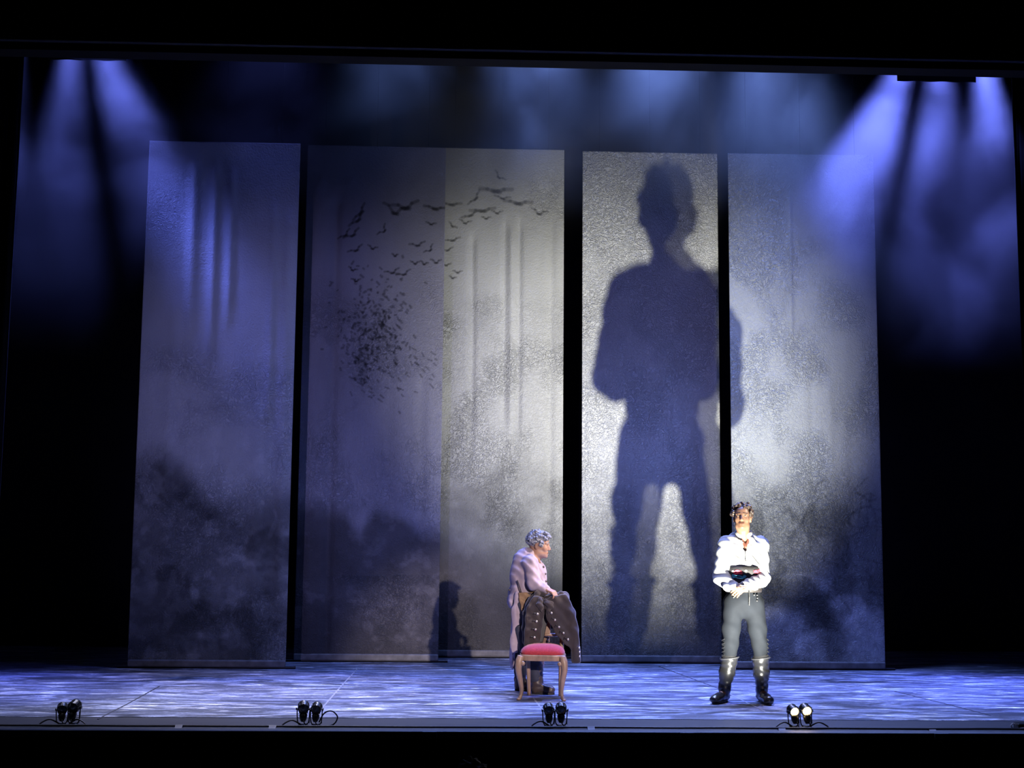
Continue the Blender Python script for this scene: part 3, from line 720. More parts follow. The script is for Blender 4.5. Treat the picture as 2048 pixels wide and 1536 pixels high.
    # sash with embroidery, belt
    def ring(bm, z0, z1, rx, ry, cx=0.024, cy=0.01, n=48, t=0.012, bulge=0.004):
        prof = [(z0, 0), (z0 * .75 + z1 * .25, bulge), ((z0 + z1) / 2, bulge * 1.3), (z0 * .25 + z1 * .75, bulge), (z1, 0)]
        rings = []
        for z, bl in prof + [(z1, -t), (z0, -t)]:
            rings.append([bm.verts.new((cx + (rx + bl) * math.cos(2 * math.pi * k / n), cy + (ry + bl) * math.sin(2 * math.pi * k / n), z)) for k in range(n)])
        for i in range(len(rings)):
            a, d = rings[i], rings[(i + 1) % len(rings)]
            for k in range(n): bm.faces.new((a[k], a[(k + 1) % n], d[(k + 1) % n], d[k]))
    bm = bmesh.new(); ring(bm, 1.035, 1.222, 0.160, 0.132)
    sash = bm_obj('sash', bm, mat('black_sash', (0.018, 0.016, 0.017), 0.7, noise=0.3, scale=40), root, True); tag_part(sash, 'black waist sash with red and teal embroidery')
    RED, TEAL, WHT = mat('red_embroidery', (0.5, 0.03, 0.05), 0.7), mat('teal_embroidery', (0.05, 0.32, 0.42), 0.7), mat('pale_embroidery', (0.4, 0.38, 0.36), 0.7)
    def patch(ang, z, w_, h_, mt, nm, tilt=0.0):
        bm = bmesh.new(); pts = []
        for k in range(14):
            a = 2 * math.pi * k / 14; u, v = w_ * math.cos(a) * (1 + .18 * math.cos(5 * a)), h_ * math.sin(a) * (1 + .18 * math.sin(5 * a))
            u, v = u * math.cos(tilt) - v * math.sin(tilt), u * math.sin(tilt) + v * math.cos(tilt)
            th = math.radians(ang) + u / 0.15; pts.append((th, z + v))
        lo_ = [bm.verts.new((0.024 + 0.162 * math.cos(t), 0.01 + 0.134 * math.sin(t), q)) for t, q in pts]; hi_ = [bm.verts.new((0.024 + 0.1685 * math.cos(t), 0.01 + 0.1405 * math.sin(t), q)) for t, q in pts]
        bm.faces.new(hi_); bm.faces.new(lo_[::-1])
        for k in range(14): bm.faces.new((lo_[k], lo_[(k + 1) % 14], hi_[(k + 1) % 14], hi_[k]))
        bm_obj(nm, bm, mt, sash)
    for a_, z, w_, h_, mt, nm, tl in ((240, 1.17, .036, .020, RED, 'red_flower', .2), (252, 1.165, .016, .014, RED, 'red_flower', 0), (303, 1.175, .026, .016, RED, 'red_flower', -.2), (320, 1.185, .02, .014, RED, 'red_flower', 0),
                                      (246, 1.128, .05, .014, TEAL, 'teal_leaf', -.15), (228, 1.135, .018, .02, TEAL, 'teal_leaf', .4), (264, 1.135, .014, .010, TEAL, 'teal_leaf', 0), (226, 1.178, .012, .008, WHT, 'pale_blossom', 0), (268, 1.185, .010, .008, WHT, 'pale_blossom', 0)):
        patch(a_, z, w_, h_, mt, nm, tl)
    bm = bmesh.new(); ring(bm, 0.988, 1.046, 0.164, 0.130); tag_part(bm_obj('belt', bm, mat('dark_leather_belt', (0.016, 0.013, 0.012), 0.5), root, True), 'dark leather belt')
    # breeches
    t = Soft()
    t.cap((0.022, 0.01, 1.005), (0.020, 0.01, 0.92), 0.148, 0.165, 0.04, ((0, 1, 0), 0.80)); t.cap((-0.052, 0.01, 0.885), (0.092, 0.01, 0.885), 0.095, 0.095, 0.03, ((0, 1, 0), 0.92))
    t.chain([(-0.072, 0.0, 0.88), (-0.100, -0.015, 0.66), (-0.110, -0.02, 0.52), (-0.118, -0.01, 0.40)], (0.098, 0.080, 0.070, 0.064), 0.03)
    t.chain([(0.110, 0.0, 0.88), (0.143, -0.015, 0.66), (0.156, -0.02, 0.52), (0.168, -0.01, 0.40)], (0.098, 0.080, 0.068, 0.062), 0.03)
    t.mesh('breeches', 0.006, mat('charcoal_wool_breeches', (0.0050, 0.0062, 0.0090), 0.85, noise=0.12, scale=14, bump=0.15, spec=0.15), root, warp=folds(13, 0.0035, 5, (1, 1, 0.7)))
    BTN = mat('dark_horn_button', (0.01, 0.01, 0.011), 0.35); THR = mat('black_lacing', (0.006, 0.006, 0.007), 0.6)
    for x, z in ((0.125, 0.965), (0.127, 0.940), (0.095, 0.968), (-0.090, 0.945), (-0.092, 0.965), (0.122, 0.915)):
        y = 0.01 - 0.135 * math.sqrt(max(0, 1 - ((x - 0.022) / 0.18) ** 2)) - 0.004
        bm = bmesh.new(); bmesh.ops.create_uvsphere(bm, u_segments=10, v_segments=6, radius=0.009)
        for v in bm.verts: v.co = Vector((v.co.x + x, v.co.y * 0.5 + y, v.co.z + z))
        bm_obj('button', bm, BTN, root, True)
    bm = bmesh.new(); add_tube(bm, ((0.044, -0.13, 1.0), (0.045, -0.139, 0.95), (0.043, -0.137, 0.875)), 0.006, 6); bm_obj('belt_strap', bm, THR, root)
    for sx, x0, x1 in ((-1, -0.186, -0.186), (1, 0.232, 0.232)):
        for k in range(5):
            z = 0.57 - k * 0.035
            bm = bmesh.new(); add_tube(bm, ((x0 - sx * 0.014, -0.075, z), (x0 + sx * 0.002, -0.050, z - 0.012), (x0 + sx * 0.004, -0.02, z - 0.016)), 0.0045, 6); bm_obj('lacing', bm, THR, root)
    # riding boots with cuffs, heels and soles
    LE = mat('polished_black_leather', (0.014, 0.014, 0.0155), 0.3, spec=0.7, noise=0.2, scale=20, bump=0.12); SO = mat('boot_sole', (0.012, 0.011, 0.010), 0.6)
    for nm, top, ank, toe, heel, ix in (('R', (-0.118, -0.01, 0.385), (-0.160, 0.02, 0.115), (-0.272, -0.115, 0.040), (-0.145, 0.065, 0.05), -1), ('L', (0.170, -0.01, 0.385), (0.186, 0.03, 0.115), (0.196, -0.185, 0.042), (0.184, 0.075, 0.05), 1)):
        bt = Soft(); mid = V3(*[(a * .55 + b_ * .45) for a, b_ in zip(top, ank)])
        bt.cap(top, mid, 0.076, 0.068, 0.03); bt.cap(mid, ank, 0.068, 0.050, 0.03); bt.cap(ank, heel, 0.050, 0.040, 0.03)
        bt.cap((V3(*ank) + V3(*toe)) / 2 - V3(0, 0, .02), toe, 0.046, 0.040, 0.03, ((0, 0, 1), 0.8)); bt.cap(heel, toe, 0.040, 0.040, 0.02)
        bt.ell((top[0], top[1], top[2] + 0.085), (0.06, 0.06, 0.09), 0.004, cut=True); bt.ell((toe[0], toe[1], -0.05), (0.5, 0.5, 0.062), 0.002, cut=True)
        boot = bt.mesh('boot', 0.0055, LE, root, warp=folds(22, 0.0025, 3, (.6, .6, 1.3)))
        bm = bmesh.new(); H = Vector(heel); Tt = Vector(toe); d = (Tt - H); d.z = 0; ln = d.length; d.normalize(); sd = Vector((-d.y, d.x, 0)); out = []
        for k in range(24):
            a = 2 * math.pi * k / 24; u = math.cos(a); wd = 0.041 if u > 0 else 0.036
            out.append(H + d * (ln / 2 + u * (ln / 2 + 0.042)) + sd * math.sin(a) * wd)
        for z0, z1, sel in ((0.0, 0.02, None),):
            lo_ = [bm.verts.new((p.x, p.y, z0)) for p in out]; hi_ = [bm.verts.new((p.x, p.y, z1)) for p in out]
            bm.faces.new(lo_[::-1]); bm.faces.new(hi_)
            for k in range(24): bm.faces.new((lo_[k], lo_[(k + 1) % 24], hi_[(k + 1) % 24], hi_[k]))
        bm_obj('sole', bm, SO, boot)
        bm = bmesh.new(); add_tube(bm, [(top[0] + 0.083 * math.cos(2 * math.pi * k / 20), top[1] + 0.083 * math.sin(2 * math.pi * k / 20), top[2] + 0.012 + 0.010 * math.cos(2 * math.pi * k / 20 * ix)) for k in range(21)], 0.008, 6)
        bm_obj('boot_cuff', bm, mat('boot_cuff_leather', (0.03, 0.03, 0.033), 0.35), boot, True)
    return root
man_in_white()

# ------------------------------------------------------------------ the grey-haired man leaning on the chair
def man_with_apron():
    root = empty('person', (0.63, 12.37, 0), 'person with curly grey hair, lilac jacket and leather apron leaning on the chair', 'person')
    SK = (0.34, 0.19, 0.13); HR = (0.21, 0.22, 0.26)
    O = V3(0.052, -0.03, 1.395); RH = rotm('Z', 84) @ rotm('X', 4)
    AN = [(-0.035, -0.165, 1.225), (0.005, -0.225, 1.030), (0.112, -0.268, 0.985)]      # near arm, hand on the chair
    AF = [(-0.035, 0.165, 1.225), (-0.02, 0.235, 1.00), (0.10, 0.16, 0.97)]
    LN = [(-0.085, -0.085, 0.85), (-0.005, -0.115, 0.48), (0.045, -0.11, 0.10)]
    LF = [(-0.095, 0.085, 0.85), (-0.110, 0.10, 0.47), (-0.110, 0.13, 0.10)]
    b = Soft(); T = head_prims(b, O, RH, 1.02)
    b.cap(T(0, 0.02, -0.06), (-0.035, 0.0, 1.255), 0.054, 0.062, 0.03)
    b.cap((-0.035, 0, 1.19), (-0.045, 0, 1.0), 0.13, 0.11, 0.05, ((1, 0, 0), 0.85)); b.cap((-0.045, 0, 1.0), (-0.09, 0, 0.86), 0.115, 0.125, 0.05, ((1, 0, 0), 0.85))
    b.cap((-0.04, -0.13, 1.225), (-0.04, 0.13, 1.225), 0.05, 0.05, 0.05)
    for A in (AN, AF): b.chain(A, (0.046, 0.038, 0.027), 0.02)
    for L in (LN, LF): b.chain(L, (0.075, 0.05, 0.036), 0.03)
    b.cap(LN[2], (0.13, -0.12, 0.045), 0.035, 0.03, 0.02); b.cap(LF[2], (-0.04, 0.12, 0.045), 0.035, 0.03, 0.02)
    hand_prims(b, AN[2], (0.70, -0.45, -0.30), (0.25, -0.30, 0.92), -1, (34, 40, 20))
    hand_prims(b, AF[2], (0.85, -0.35, -0.2), (0.2, 0.1, 0.95), 1, (35, 40, 25))
    b.mesh('body', 0.0045, M_SKIN, root, colour=lambda v: head_colour(v, O, RH, SK, HR, 1.02, 0.25))
    h = Soft(); hair_prims(h, T, RH, 150, 8, 0.011, 0.018, -0.045, 0.060, 1.03)
    for x, y, z in ((-0.04, -0.085, 0.082), (0, -0.092, 0.086), (0.04, -0.085, 0.082), (-0.055, -0.06, 0.06), (-0.074, -0.03, 0.025), (-0.076, -0.02, 0.0), (0.0, -0.075, 0.105), (-0.03, -0.06, 0.112)):
        h.cap(T(x, y, z), T(x * 1.1, y - 0.014, z - 0.006), 0.018, 0.013, 0.008)
    h.mesh('hair', 0.004, mat('curly_grey_hair', HR, 0.6, noise=0.5, scale=60, bump=0.7), root, warp=folds(85, 0.0035, 4))
    LILAC = mat('lilac_linen', (0.34, 0.27, 0.32), 0.85, noise=0.16, scale=16, bump=0.25)
    j = Soft()
    j.chain([(-0.055, 0, 1.245), (-0.045, 0, 1.12), (-0.040, 0, 0.99), (-0.075, 0, 0.885)], (0.125, 0.165, 0.160, 0.158), 0.05, None)
    j.cap((-0.10, -0.03, 1.24), (-0.10, 0.03, 1.24), 0.075, 0.075, 0.05)
    j.cap((-0.045, -0.135, 1.225), (-0.045, 0.135, 1.225), 0.060, 0.060, 0.05)
    j.chain(AN, (0.074, 0.062, 0.040), 0.03); j.chain(AF, (0.074, 0.062, 0.040), 0.03)
    j.cap((-0.16, -0.06, 0.95), (-0.205, -0.06, 0.86), 0.075, 0.075, 0.03, ((1, 0, 0), 0.45)); j.cap((-0.16, 0.06, 0.95), (-0.205, 0.06, 0.86), 0.075, 0.075, 0.03, ((1, 0, 0), 0.45))
    j.ell(T(0, 0.0, -0.15), (0.055, 0.058, 0.09), 0.012, cut=True); j.ell((-0.05, 0, 0.71), (0.19, 0.25, 0.13), 0.006, cut=True); j.ell((0.06, 0, 0.80), (0.17, 0.32, 0.135), 0.006, cut=True)
    jk = j.mesh('jacket', 0.0055, LILAC, root, warp=folds(19, 0.0055, 2, (1.4, .6, .8)))
    col_ = Soft()
    col_.cap((-0.075, -0.055, 1.305), (0.03, -0.065, 1.245), 0.020, 0.018, 0.02); col_.cap((0.03, -0.065, 1.245), (0.095, -0.03, 1.165), 0.018, 0.012, 0.02)
    col_.cap((-0.075, 0.055, 1.305), (0.03, 0.065, 1.245), 0.020, 0.018, 0.02); col_.cap((-0.075, -0.055, 1.305), (-0.088, 0.0, 1.318), 0.020, 0.020, 0.02); col_.cap((-0.088, 0, 1.318), (-0.075, 0.055, 1.305), 0.020, 0.020, 0.02)
    tag_part(col_.mesh('collar', 0.0045, mat('brown_collar', (0.14, 0.085, 0.055), 0.8), jk), 'brown turned-down collar')
    BT = mat('dull_brass_button', (0.10, 0.08, 0.06), 0.4, metal=0.5)
    for x, y, z in ((0.098, -0.075, 1.185), (0.116, -0.075, 1.12), (0.122, -0.075, 1.05), (0.118, -0.08, 0.985), (-0.225, -0.05, 0.965)):
        bm = bmesh.new(); bmesh.ops.create_uvsphere(bm, u_segments=10, v_segments=6, radius=0.011)
        for v in bm.verts: v.co = v.co + Vector((x, y, z))
        bm_obj('button', bm, BT, jk, True)
    # long skirts of the lilac coat
    k = Soft()
    k.cap((-0.165, -0.09, 0.86), (-0.195, -0.09, 0.42), 0.075, 0.055, 0.03, ((1, 0, 0), 0.28)); k.cap((-0.165, 0.07, 0.86), (-0.190, 0.08, 0.30), 0.085, 0.09, 0.03, ((1, 0, 0), 0.28))
    k.cap((-0.145, -0.160, 0.86), (-0.175, -0.150, 0.40), 0.040, 0.028, 0.03, ((0, 1, 0), 0.3))
    k.cap((-0.02, 0.165, 0.86), (-0.015, 0.17, 0.22), 0.10, 0.085, 0.03, ((0, 1, 0), 0.25)); k.cap((0.065, 0.14, 0.86), (0.085, 0.15, 0.24), 0.06, 0.035, 0.03, ((0, 1, 0), 0.3))
    k.mesh('coat_skirt', 0.006, LILAC, root, warp=folds(14, 0.006, 7, (1, 1, .4)))
    t = Soft()
    t.cap((-0.08, -0.05, 0.88), (-0.08, 0.05, 0.88), 0.13, 0.13, 0.04)
    t.chain(LN[:2] + [(0.030, -0.112, 0.15)], (0.105, 0.078, 0.060), 0.03); t.chain(LF[:2] + [(-0.108, 0.12, 0.17)], (0.105, 0.080, 0.060), 0.03)
    t.mesh('trousers', 0.006, mat('navy_wool', (0.030, 0.032, 0.055), 0.8, noise=0.2, scale=14, bump=0.2), root, warp=folds(15, 0.005, 9))
    kn = Soft(); kn.cap((-0.125, -0.165, 0.60), (-0.075, -0.185, 0.42), 0.050, 0.045, 0.03, ((0, 1, 0), 0.5)); kn.cap((-0.075, -0.185, 0.42), (-0.065, -0.18, 0.30), 0.045, 0.035, 0.03, ((0, 1, 0), 0.5))
    tag_part(kn.mesh('knee_patch', 0.006, mat('navy_patch', (0.022, 0.024, 0.045), 0.7), root), 'dark navy cloth at the near knee')
    a = Soft()
    a.plate([(-0.150, 0.945), (0.115, 0.955), (0.135, 0.80), (0.125, 0.47), (0.03, 0.44), (-0.055, 0.50), (-0.075, 0.66), (-0.115, 0.78)], lambda x, z: -0.188 + 1.6 * np.maximum(x - 0.0, 0) ** 2 * 2.2 - 0.03 * (0.95 - z), 0.010, 0.0, 0.006)
    a.cap((0.125, -0.12, 0.93), (0.145, -0.05, 0.62), 0.08, 0.09, 0.03, ((1, 0, 0), 0.2)); a.cap((0.125, 0.08, 0.93), (0.145, 0.06, 0.50), 0.08, 0.09, 0.03, ((1, 0, 0), 0.2))
    ap = a.mesh('apron', 0.0055, mat('worn_brown_leather', (0.20, 0.115, 0.055), 0.65, noise=0.55, scale=14, bump=0.5), root, warp=folds(18, 0.005, 11))
    bm = bmesh.new(); add_tube(bm, ((-0.155, -0.165, 1.06), (-0.135, -0.178, 1.0), (-0.115, -0.185, 0.94)), 0.006, 6); add_tube(bm, ((-0.125, -0.188, 0.94), (-0.02, -0.192, 0.935), (0.10, -0.15, 0.945)), 0.010, 6); bm_obj('apron_tie', bm, mat('dark_strap', (0.05, 0.04, 0.045), 0.7), ap)
    BO = mat('brown_boot_leather', (0.055, 0.038, 0.032), 0.45, noise=0.3, scale=18, bump=0.2); SO = mat('dark_boot_sole', (0.012, 0.010, 0.010), 0.6)
    for ank, toe, heel in ((LN[2], (0.165, -0.135, 0.042), (0.030, -0.105, 0.05)), (LF[2], (0.015, 0.12, 0.042), (-0.118, 0.13, 0.05))):
        bt = Soft(); bt.cap((ank[0] - .008, ank[1], 0.25), ank, 0.060, 0.050, 0.03); bt.cap(ank, heel, 0.050, 0.040, 0.03)
        bt.cap((V3(*ank) + V3(*toe)) / 2 - V3(0, 0, .015), toe, 0.046, 0.038, 0.03, ((0, 0, 1), 0.8)); bt.cap(heel, toe, 0.040, 0.040, 0.02); bt.ell((toe[0], toe[1], -0.05), (0.5, 0.5, 0.062), 0.002, cut=True)
        boot = bt.mesh('boot', 0.006, BO, root, warp=folds(22, 0.003, 3, (.6, .6, 1.3)))
        bm = bmesh.new(); H = Vector(heel); Tt = Vector(toe); d = (Tt - H); d.z = 0; ln = d.length; d.normalize(); sd = Vector((-d.y, d.x, 0)); out = []
        for q in range(24):
            an = 2 * math.pi * q / 24; u = math.cos(an); out.append(H + d * (ln / 2 + u * (ln / 2 + 0.042)) + sd * math.sin(an) * (0.041 if u > 0 else 0.036))
        lo_ = [bm.verts.new((p.x, p.y, 0)) for p in out]; hi_ = [bm.verts.new((p.x, p.y, 0.02)) for p in out]
        bm.faces.new(lo_[::-1]); bm.faces.new(hi_)
        for q in range(24): bm.faces.new((lo_[q], lo_[(q + 1) % 24], hi_[(q + 1) % 24], hi_[q]))
        bm_obj('sole', bm, SO, boot)
man_with_apron()

# ------------------------------------------------------------------ chair
def chair():
    root = empty('dining_chair', (0.708, 11.945, 0), 'carved wooden chair with curved legs and a red upholstered seat', 'chair', rz=math.radians(-8))
    WD = mat('worn_gilt_walnut', (0.26, 0.165, 0.105), 0.42, noise=0.35, scale=22, bump=0.25, stretch=(1, 1, .3))
    VE = mat('red_velvet', (0.33, 0.022, 0.032), 0.9, noise=0.22, scale=60, bump=0.2, sheen=0.15)
    for sx in (-1, 1):
        bm = bmesh.new(); pts = spline([(sx * 0.190, -0.165, 0.395), (sx * 0.205, -0.178, 0.335), (sx * 0.208, -0.182, 0.27), (sx * 0.192, -0.170, 0.17), (sx * 0.182, -0.163, 0.09), (sx * 0.190, -0.170, 0.035), (sx * 0.205, -0.185, 0.012)], 6)
        rr = np.interp(np.linspace(0, 1, len(pts)), [0, .12, .3, .6, .8, .9, 1], [.030, .036, .031, .021, .016, .019, .012]); add_tube(bm, pts, list(rr), 12); lg = bm_obj('leg', bm, WD, root, True)
        bm = bmesh.new(); add_lathe(bm, ((0.0, -0.004), (0.018, 0.0), (0.022, 0.008), (0.016, 0.018), (0.0, 0.022)), 14, Matrix.Translation((sx * 0.205, -0.186, 0.004))); bm_obj('scroll_foot', bm, WD, lg, True)
        bm = bmesh.new(); add_lathe(bm, ((0.0, -0.012), (0.014, -0.010), (0.022, 0.0), (0.014, 0.008), (0.0, 0.010)), 14, Matrix.Translation((sx * 0.168, -0.196, 0.330)) @ Matrix.Rotation(math.pi / 2, 4, 'X')); bm_obj('scroll_bracket', bm, WD, root, True)
        bm = bmesh.new(); pts = spline([(sx * 0.146, 0.205, 0.0), (sx * 0.150, 0.185, 0.18), (sx * 0.158, 0.178, 0.38), (sx * 0.160, 0.19, 0.60), (sx * 0.170, 0.225, 0.90)], 6)
        rr = np.interp(np.linspace(0, 1, len(pts)), [0, .3, .45, 1], [.017, .020, .023, .017]); add_tube(bm, pts, list(rr), 10); bm_obj('leg', bm, WD, root, True)
    bm = bmesh.new()
    n = 40
    def ring(sc, z): return [bm.verts.new((math.copysign(abs(math.cos(2 * math.pi * k / n)) ** .45, math.cos(2 * math.pi * k / n)) * (0.208 if True else 0) * sc * (1 - 0.10 * (math.sin(2 * math.pi * k / n) > 0) * abs(math.sin(2 * math.pi * k / n)) ** .45), math.copysign(abs(math.sin(2 * math.pi * k / n)) ** .45, math.sin(2 * math.pi * k / n)) * 0.192 * sc, z)) for k in range(n)]
    def loft(prof):
        rs = [ring(s, z) for s, z in prof]
        for a, b in zip(rs, rs[1:]):
            for k in range(n): bm.faces.new((a[k], a[(k + 1) % n], b[(k + 1) % n], b[k]))
        bm.faces.new(rs[0][::-1]); bm.faces.new(rs[-1])
    loft(((0.93, 0.352), (0.985, 0.352), (1.0, 0.360), (0.99, 0.378), (1.01, 0.392), (1.005, 0.404), (0.94, 0.408))); bm_obj('seat_frame', bm, WD, root, True)
    bm = bmesh.new(); loft(((0.93, 0.402), (0.965, 0.412), (0.968, 0.425), (0.93, 0.446), (0.84, 0.466), (0.68, 0.482), (0.45, 0.492), (0.2, 0.496), (0.03, 0.497))); tag_part(bm_obj('seat_cushion', bm, VE, root, True), 'red velvet domed seat cushion')
    bm = bmesh.new(); add_tube(bm, spline([(-0.172, 0.225, 0.89), (-0.10, 0.235, 0.925), (0, 0.24, 0.935), (0.10, 0.235, 0.925), (0.172, 0.225, 0.89)], 6), 0.020, 10); bm_obj('crest_rail', bm, WD, root, True)
    bm = bmesh.new(); add_tube(bm, ((-0.16, 0.19, 0.56), (0.16, 0.19, 0.56)), 0.016, 8); bm_obj('back_rail', bm, WD, root, True)
    bm = bmesh.new(); add_box(bm, (0, 0.213, 0.74), (0.052, 0.012, 0.175), 0.006, Matrix.Rotation(-0.13, 3, 'X')); bm_obj('splat', bm, WD, root)
    bm = bmesh.new(); add_tube(bm, ((-0.155, 0.18, 0.375), (0.155, 0.18, 0.375)), 0.020, 8); bm_obj('seat_rail', bm, WD, root, True)
chair()

# ------------------------------------------------------------------ coat thrown over the chair back
def coat():
    Y = 12.09; ox, oy = 0.72, Y
    root = empty('coat', (ox, oy, 0), 'dark brown military coat with rows of buttons draped over the chair back', 'coat')
    def c(px, py, dy=0.0): p = at_y(px, py, Y + dy); return (p[0] - ox, dy, p[2])
    def c2(px, py): p = c(px, py); return (p[0], p[2])
    BR = mat('dark_brown_wool', (0.021, 0.0135, 0.0165), 0.85, noise=0.2, scale=24, bump=0.2, sheen=0.3)
    LI = mat('black_satin_lining', (0.010, 0.008, 0.009), 0.5)
    s = Soft()
    s.plate([c2(*p) for p in ((1066, 1191), (1086, 1194), (1091, 1212), (1084, 1245), (1080, 1288), (1046, 1293), (1049, 1260), (1051, 1222), (1057, 1204))], lambda x, z: -0.045 - 0.10 * (0.9 - z) * 0.5 + 0.9 * (x + 0.13) ** 2, 0.014, 0.01, 0.010)
    s.plate([c2(*p) for p in ((1091, 1196), (1112, 1190), (1131, 1188), (1141, 1206), (1146, 1262), (1141, 1297), (1127, 1285), (1108, 1263), (1093, 1237), (1088, 1212))], lambda x, z: -0.045 - 0.05 * (0.9 - z) + 0.9 * (x - 0.10) ** 2, 0.014, 0.01, 0.010)
    s.chain([c(1128, 1196, .0), c(1141, 1226, -.015), c(1148, 1262, -.02), c(1151, 1300, -.02)], (0.042, 0.046, 0.042, 0.040), 0.03)
    s.chain([c(1062, 1200, .02), c(1054, 1225, .04), c(1052, 1258, .05), c(1052, 1282, .05)], (0.036, 0.040, 0.036, 0.034), 0.02)
    s.chain([c(1072, 1194, 0.03), c(1092, 1197, 0.05), c(1112, 1192, 0.04), c(1130, 1193, 0.03)], (0.030, 0.026, 0.032, 0.032), 0.03)
    s.plate([c2(*p) for p in ((1062, 1196), (1135, 1192), (1140, 1260), (1058, 1262))], lambda x, z: 0.150 + 0 * x - 0.35 * np.maximum(z - 0.84, 0), 0.012, 0.01, 0.010)
    s.cap(c(1072, 1192, 0.02), c(1072, 1194, 0.15), 0.022, 0.022, 0.03); s.cap(c(1128, 1190, 0.02), c(1128, 1192, 0.15), 0.024, 0.022, 0.03); s.cap(c(1100, 1194, 0.02), c(1100, 1194, 0.15), 0.020, 0.020, 0.03)
    sh = s.mesh('coat_shell', 0.0055, BR, root, warp=folds(20, 0.0045, 6, (1, 1, .6)))
    k = Soft(); k.chain([c(1069, 1196, -.04), c(1074, 1187, -.01), c(1088, 1190, .0)], (0.014, 0.022, 0.016), 0.02); k.chain([c(1091, 1200, -.055), c(1100, 1210, -.066), c(1096, 1228, -.066)], (0.016, 0.024, 0.008), 0.02, ((0, 1, 0), 0.5))
    k.chain([c(1080, 1197, -.058), c(1079, 1210, -.07), c(1084, 1224, -.07)], (0.012, 0.020, 0.008), 0.02, ((0, 1, 0), 0.5)); k.chain([c(1110, 1190, .0), c(1122, 1187, .0), c(1134, 1193, .0)], (0.018, 0.020, 0.016), 0.02)
    k.mesh('collar', 0.005, BR, root, warp=folds(24, 0.003, 2))
    l = Soft(); l.plate([c2(*p) for p in ((1072, 1196), (1096, 1197), (1096, 1240), (1086, 1286), (1072, 1286))], lambda x, z: 0.02 + 0 * x, 0.010, 0.0, 0.006)
    tag_part(l.mesh('lining', 0.006, LI, root), 'black lining inside the open coat front')
    cf = Soft(); a_, b_ = c(1151, 1296, -.02), c(1152, 1320, -.02); cf.cap(a_, b_, 0.045, 0.046, 0.01); cf.ell((b_[0], b_[1], b_[2] - 0.055), (0.036, 0.036, 0.07), 0.004, cut=True)
    cuff = cf.mesh('cuff', 0.005, BR, root)
    BT = mat('pewter_button', (0.42, 0.40, 0.40), 0.35, metal=0.7); CO = mat('braided_buttonhole', (0.02, 0.016, 0.018), 0.6)
    def button(px, py, dy, par, cord=True, tl=0.5):
        p = Vector(c(px, py, dy)); bm = bmesh.new(); bmesh.ops.create_uvsphere(bm, u_segments=12, v_segments=8, radius=0.012)
        for v in bm.verts: v.co = Vector((v.co.x, v.co.y * .6, v.co.z)) + p
        bm_obj('button', bm, BT, par, True)
        if cord:
            bm = bmesh.new(); add_tube(bm, (p + Vector((-0.006, 0.002, 0.004)), p + Vector((-0.030, 0.0, 0.012 * tl)), p + Vector((-0.036, 0.004, 0.0))), 0.006, 6); bm_obj('buttonhole', bm, CO, par)
    def front(px, py): return None
    for px, py in ((1075, 1228), (1073, 1243), (1071, 1259), (1069, 1275)): button(px, py, -0.082 - 0.0002 * (py - 1228), root)
    for px, py in ((1103, 1226), (1110, 1240), (1118, 1254), (1127, 1266), (1136, 1279)): button(px, py, -0.074 - 0.00025 * (py - 1226), root, tl=1.5)
    for px, py in ((1158, 1296), (1159, 1304), (1159, 1313)): button(px, py, -0.05, cuff, False)
coat()

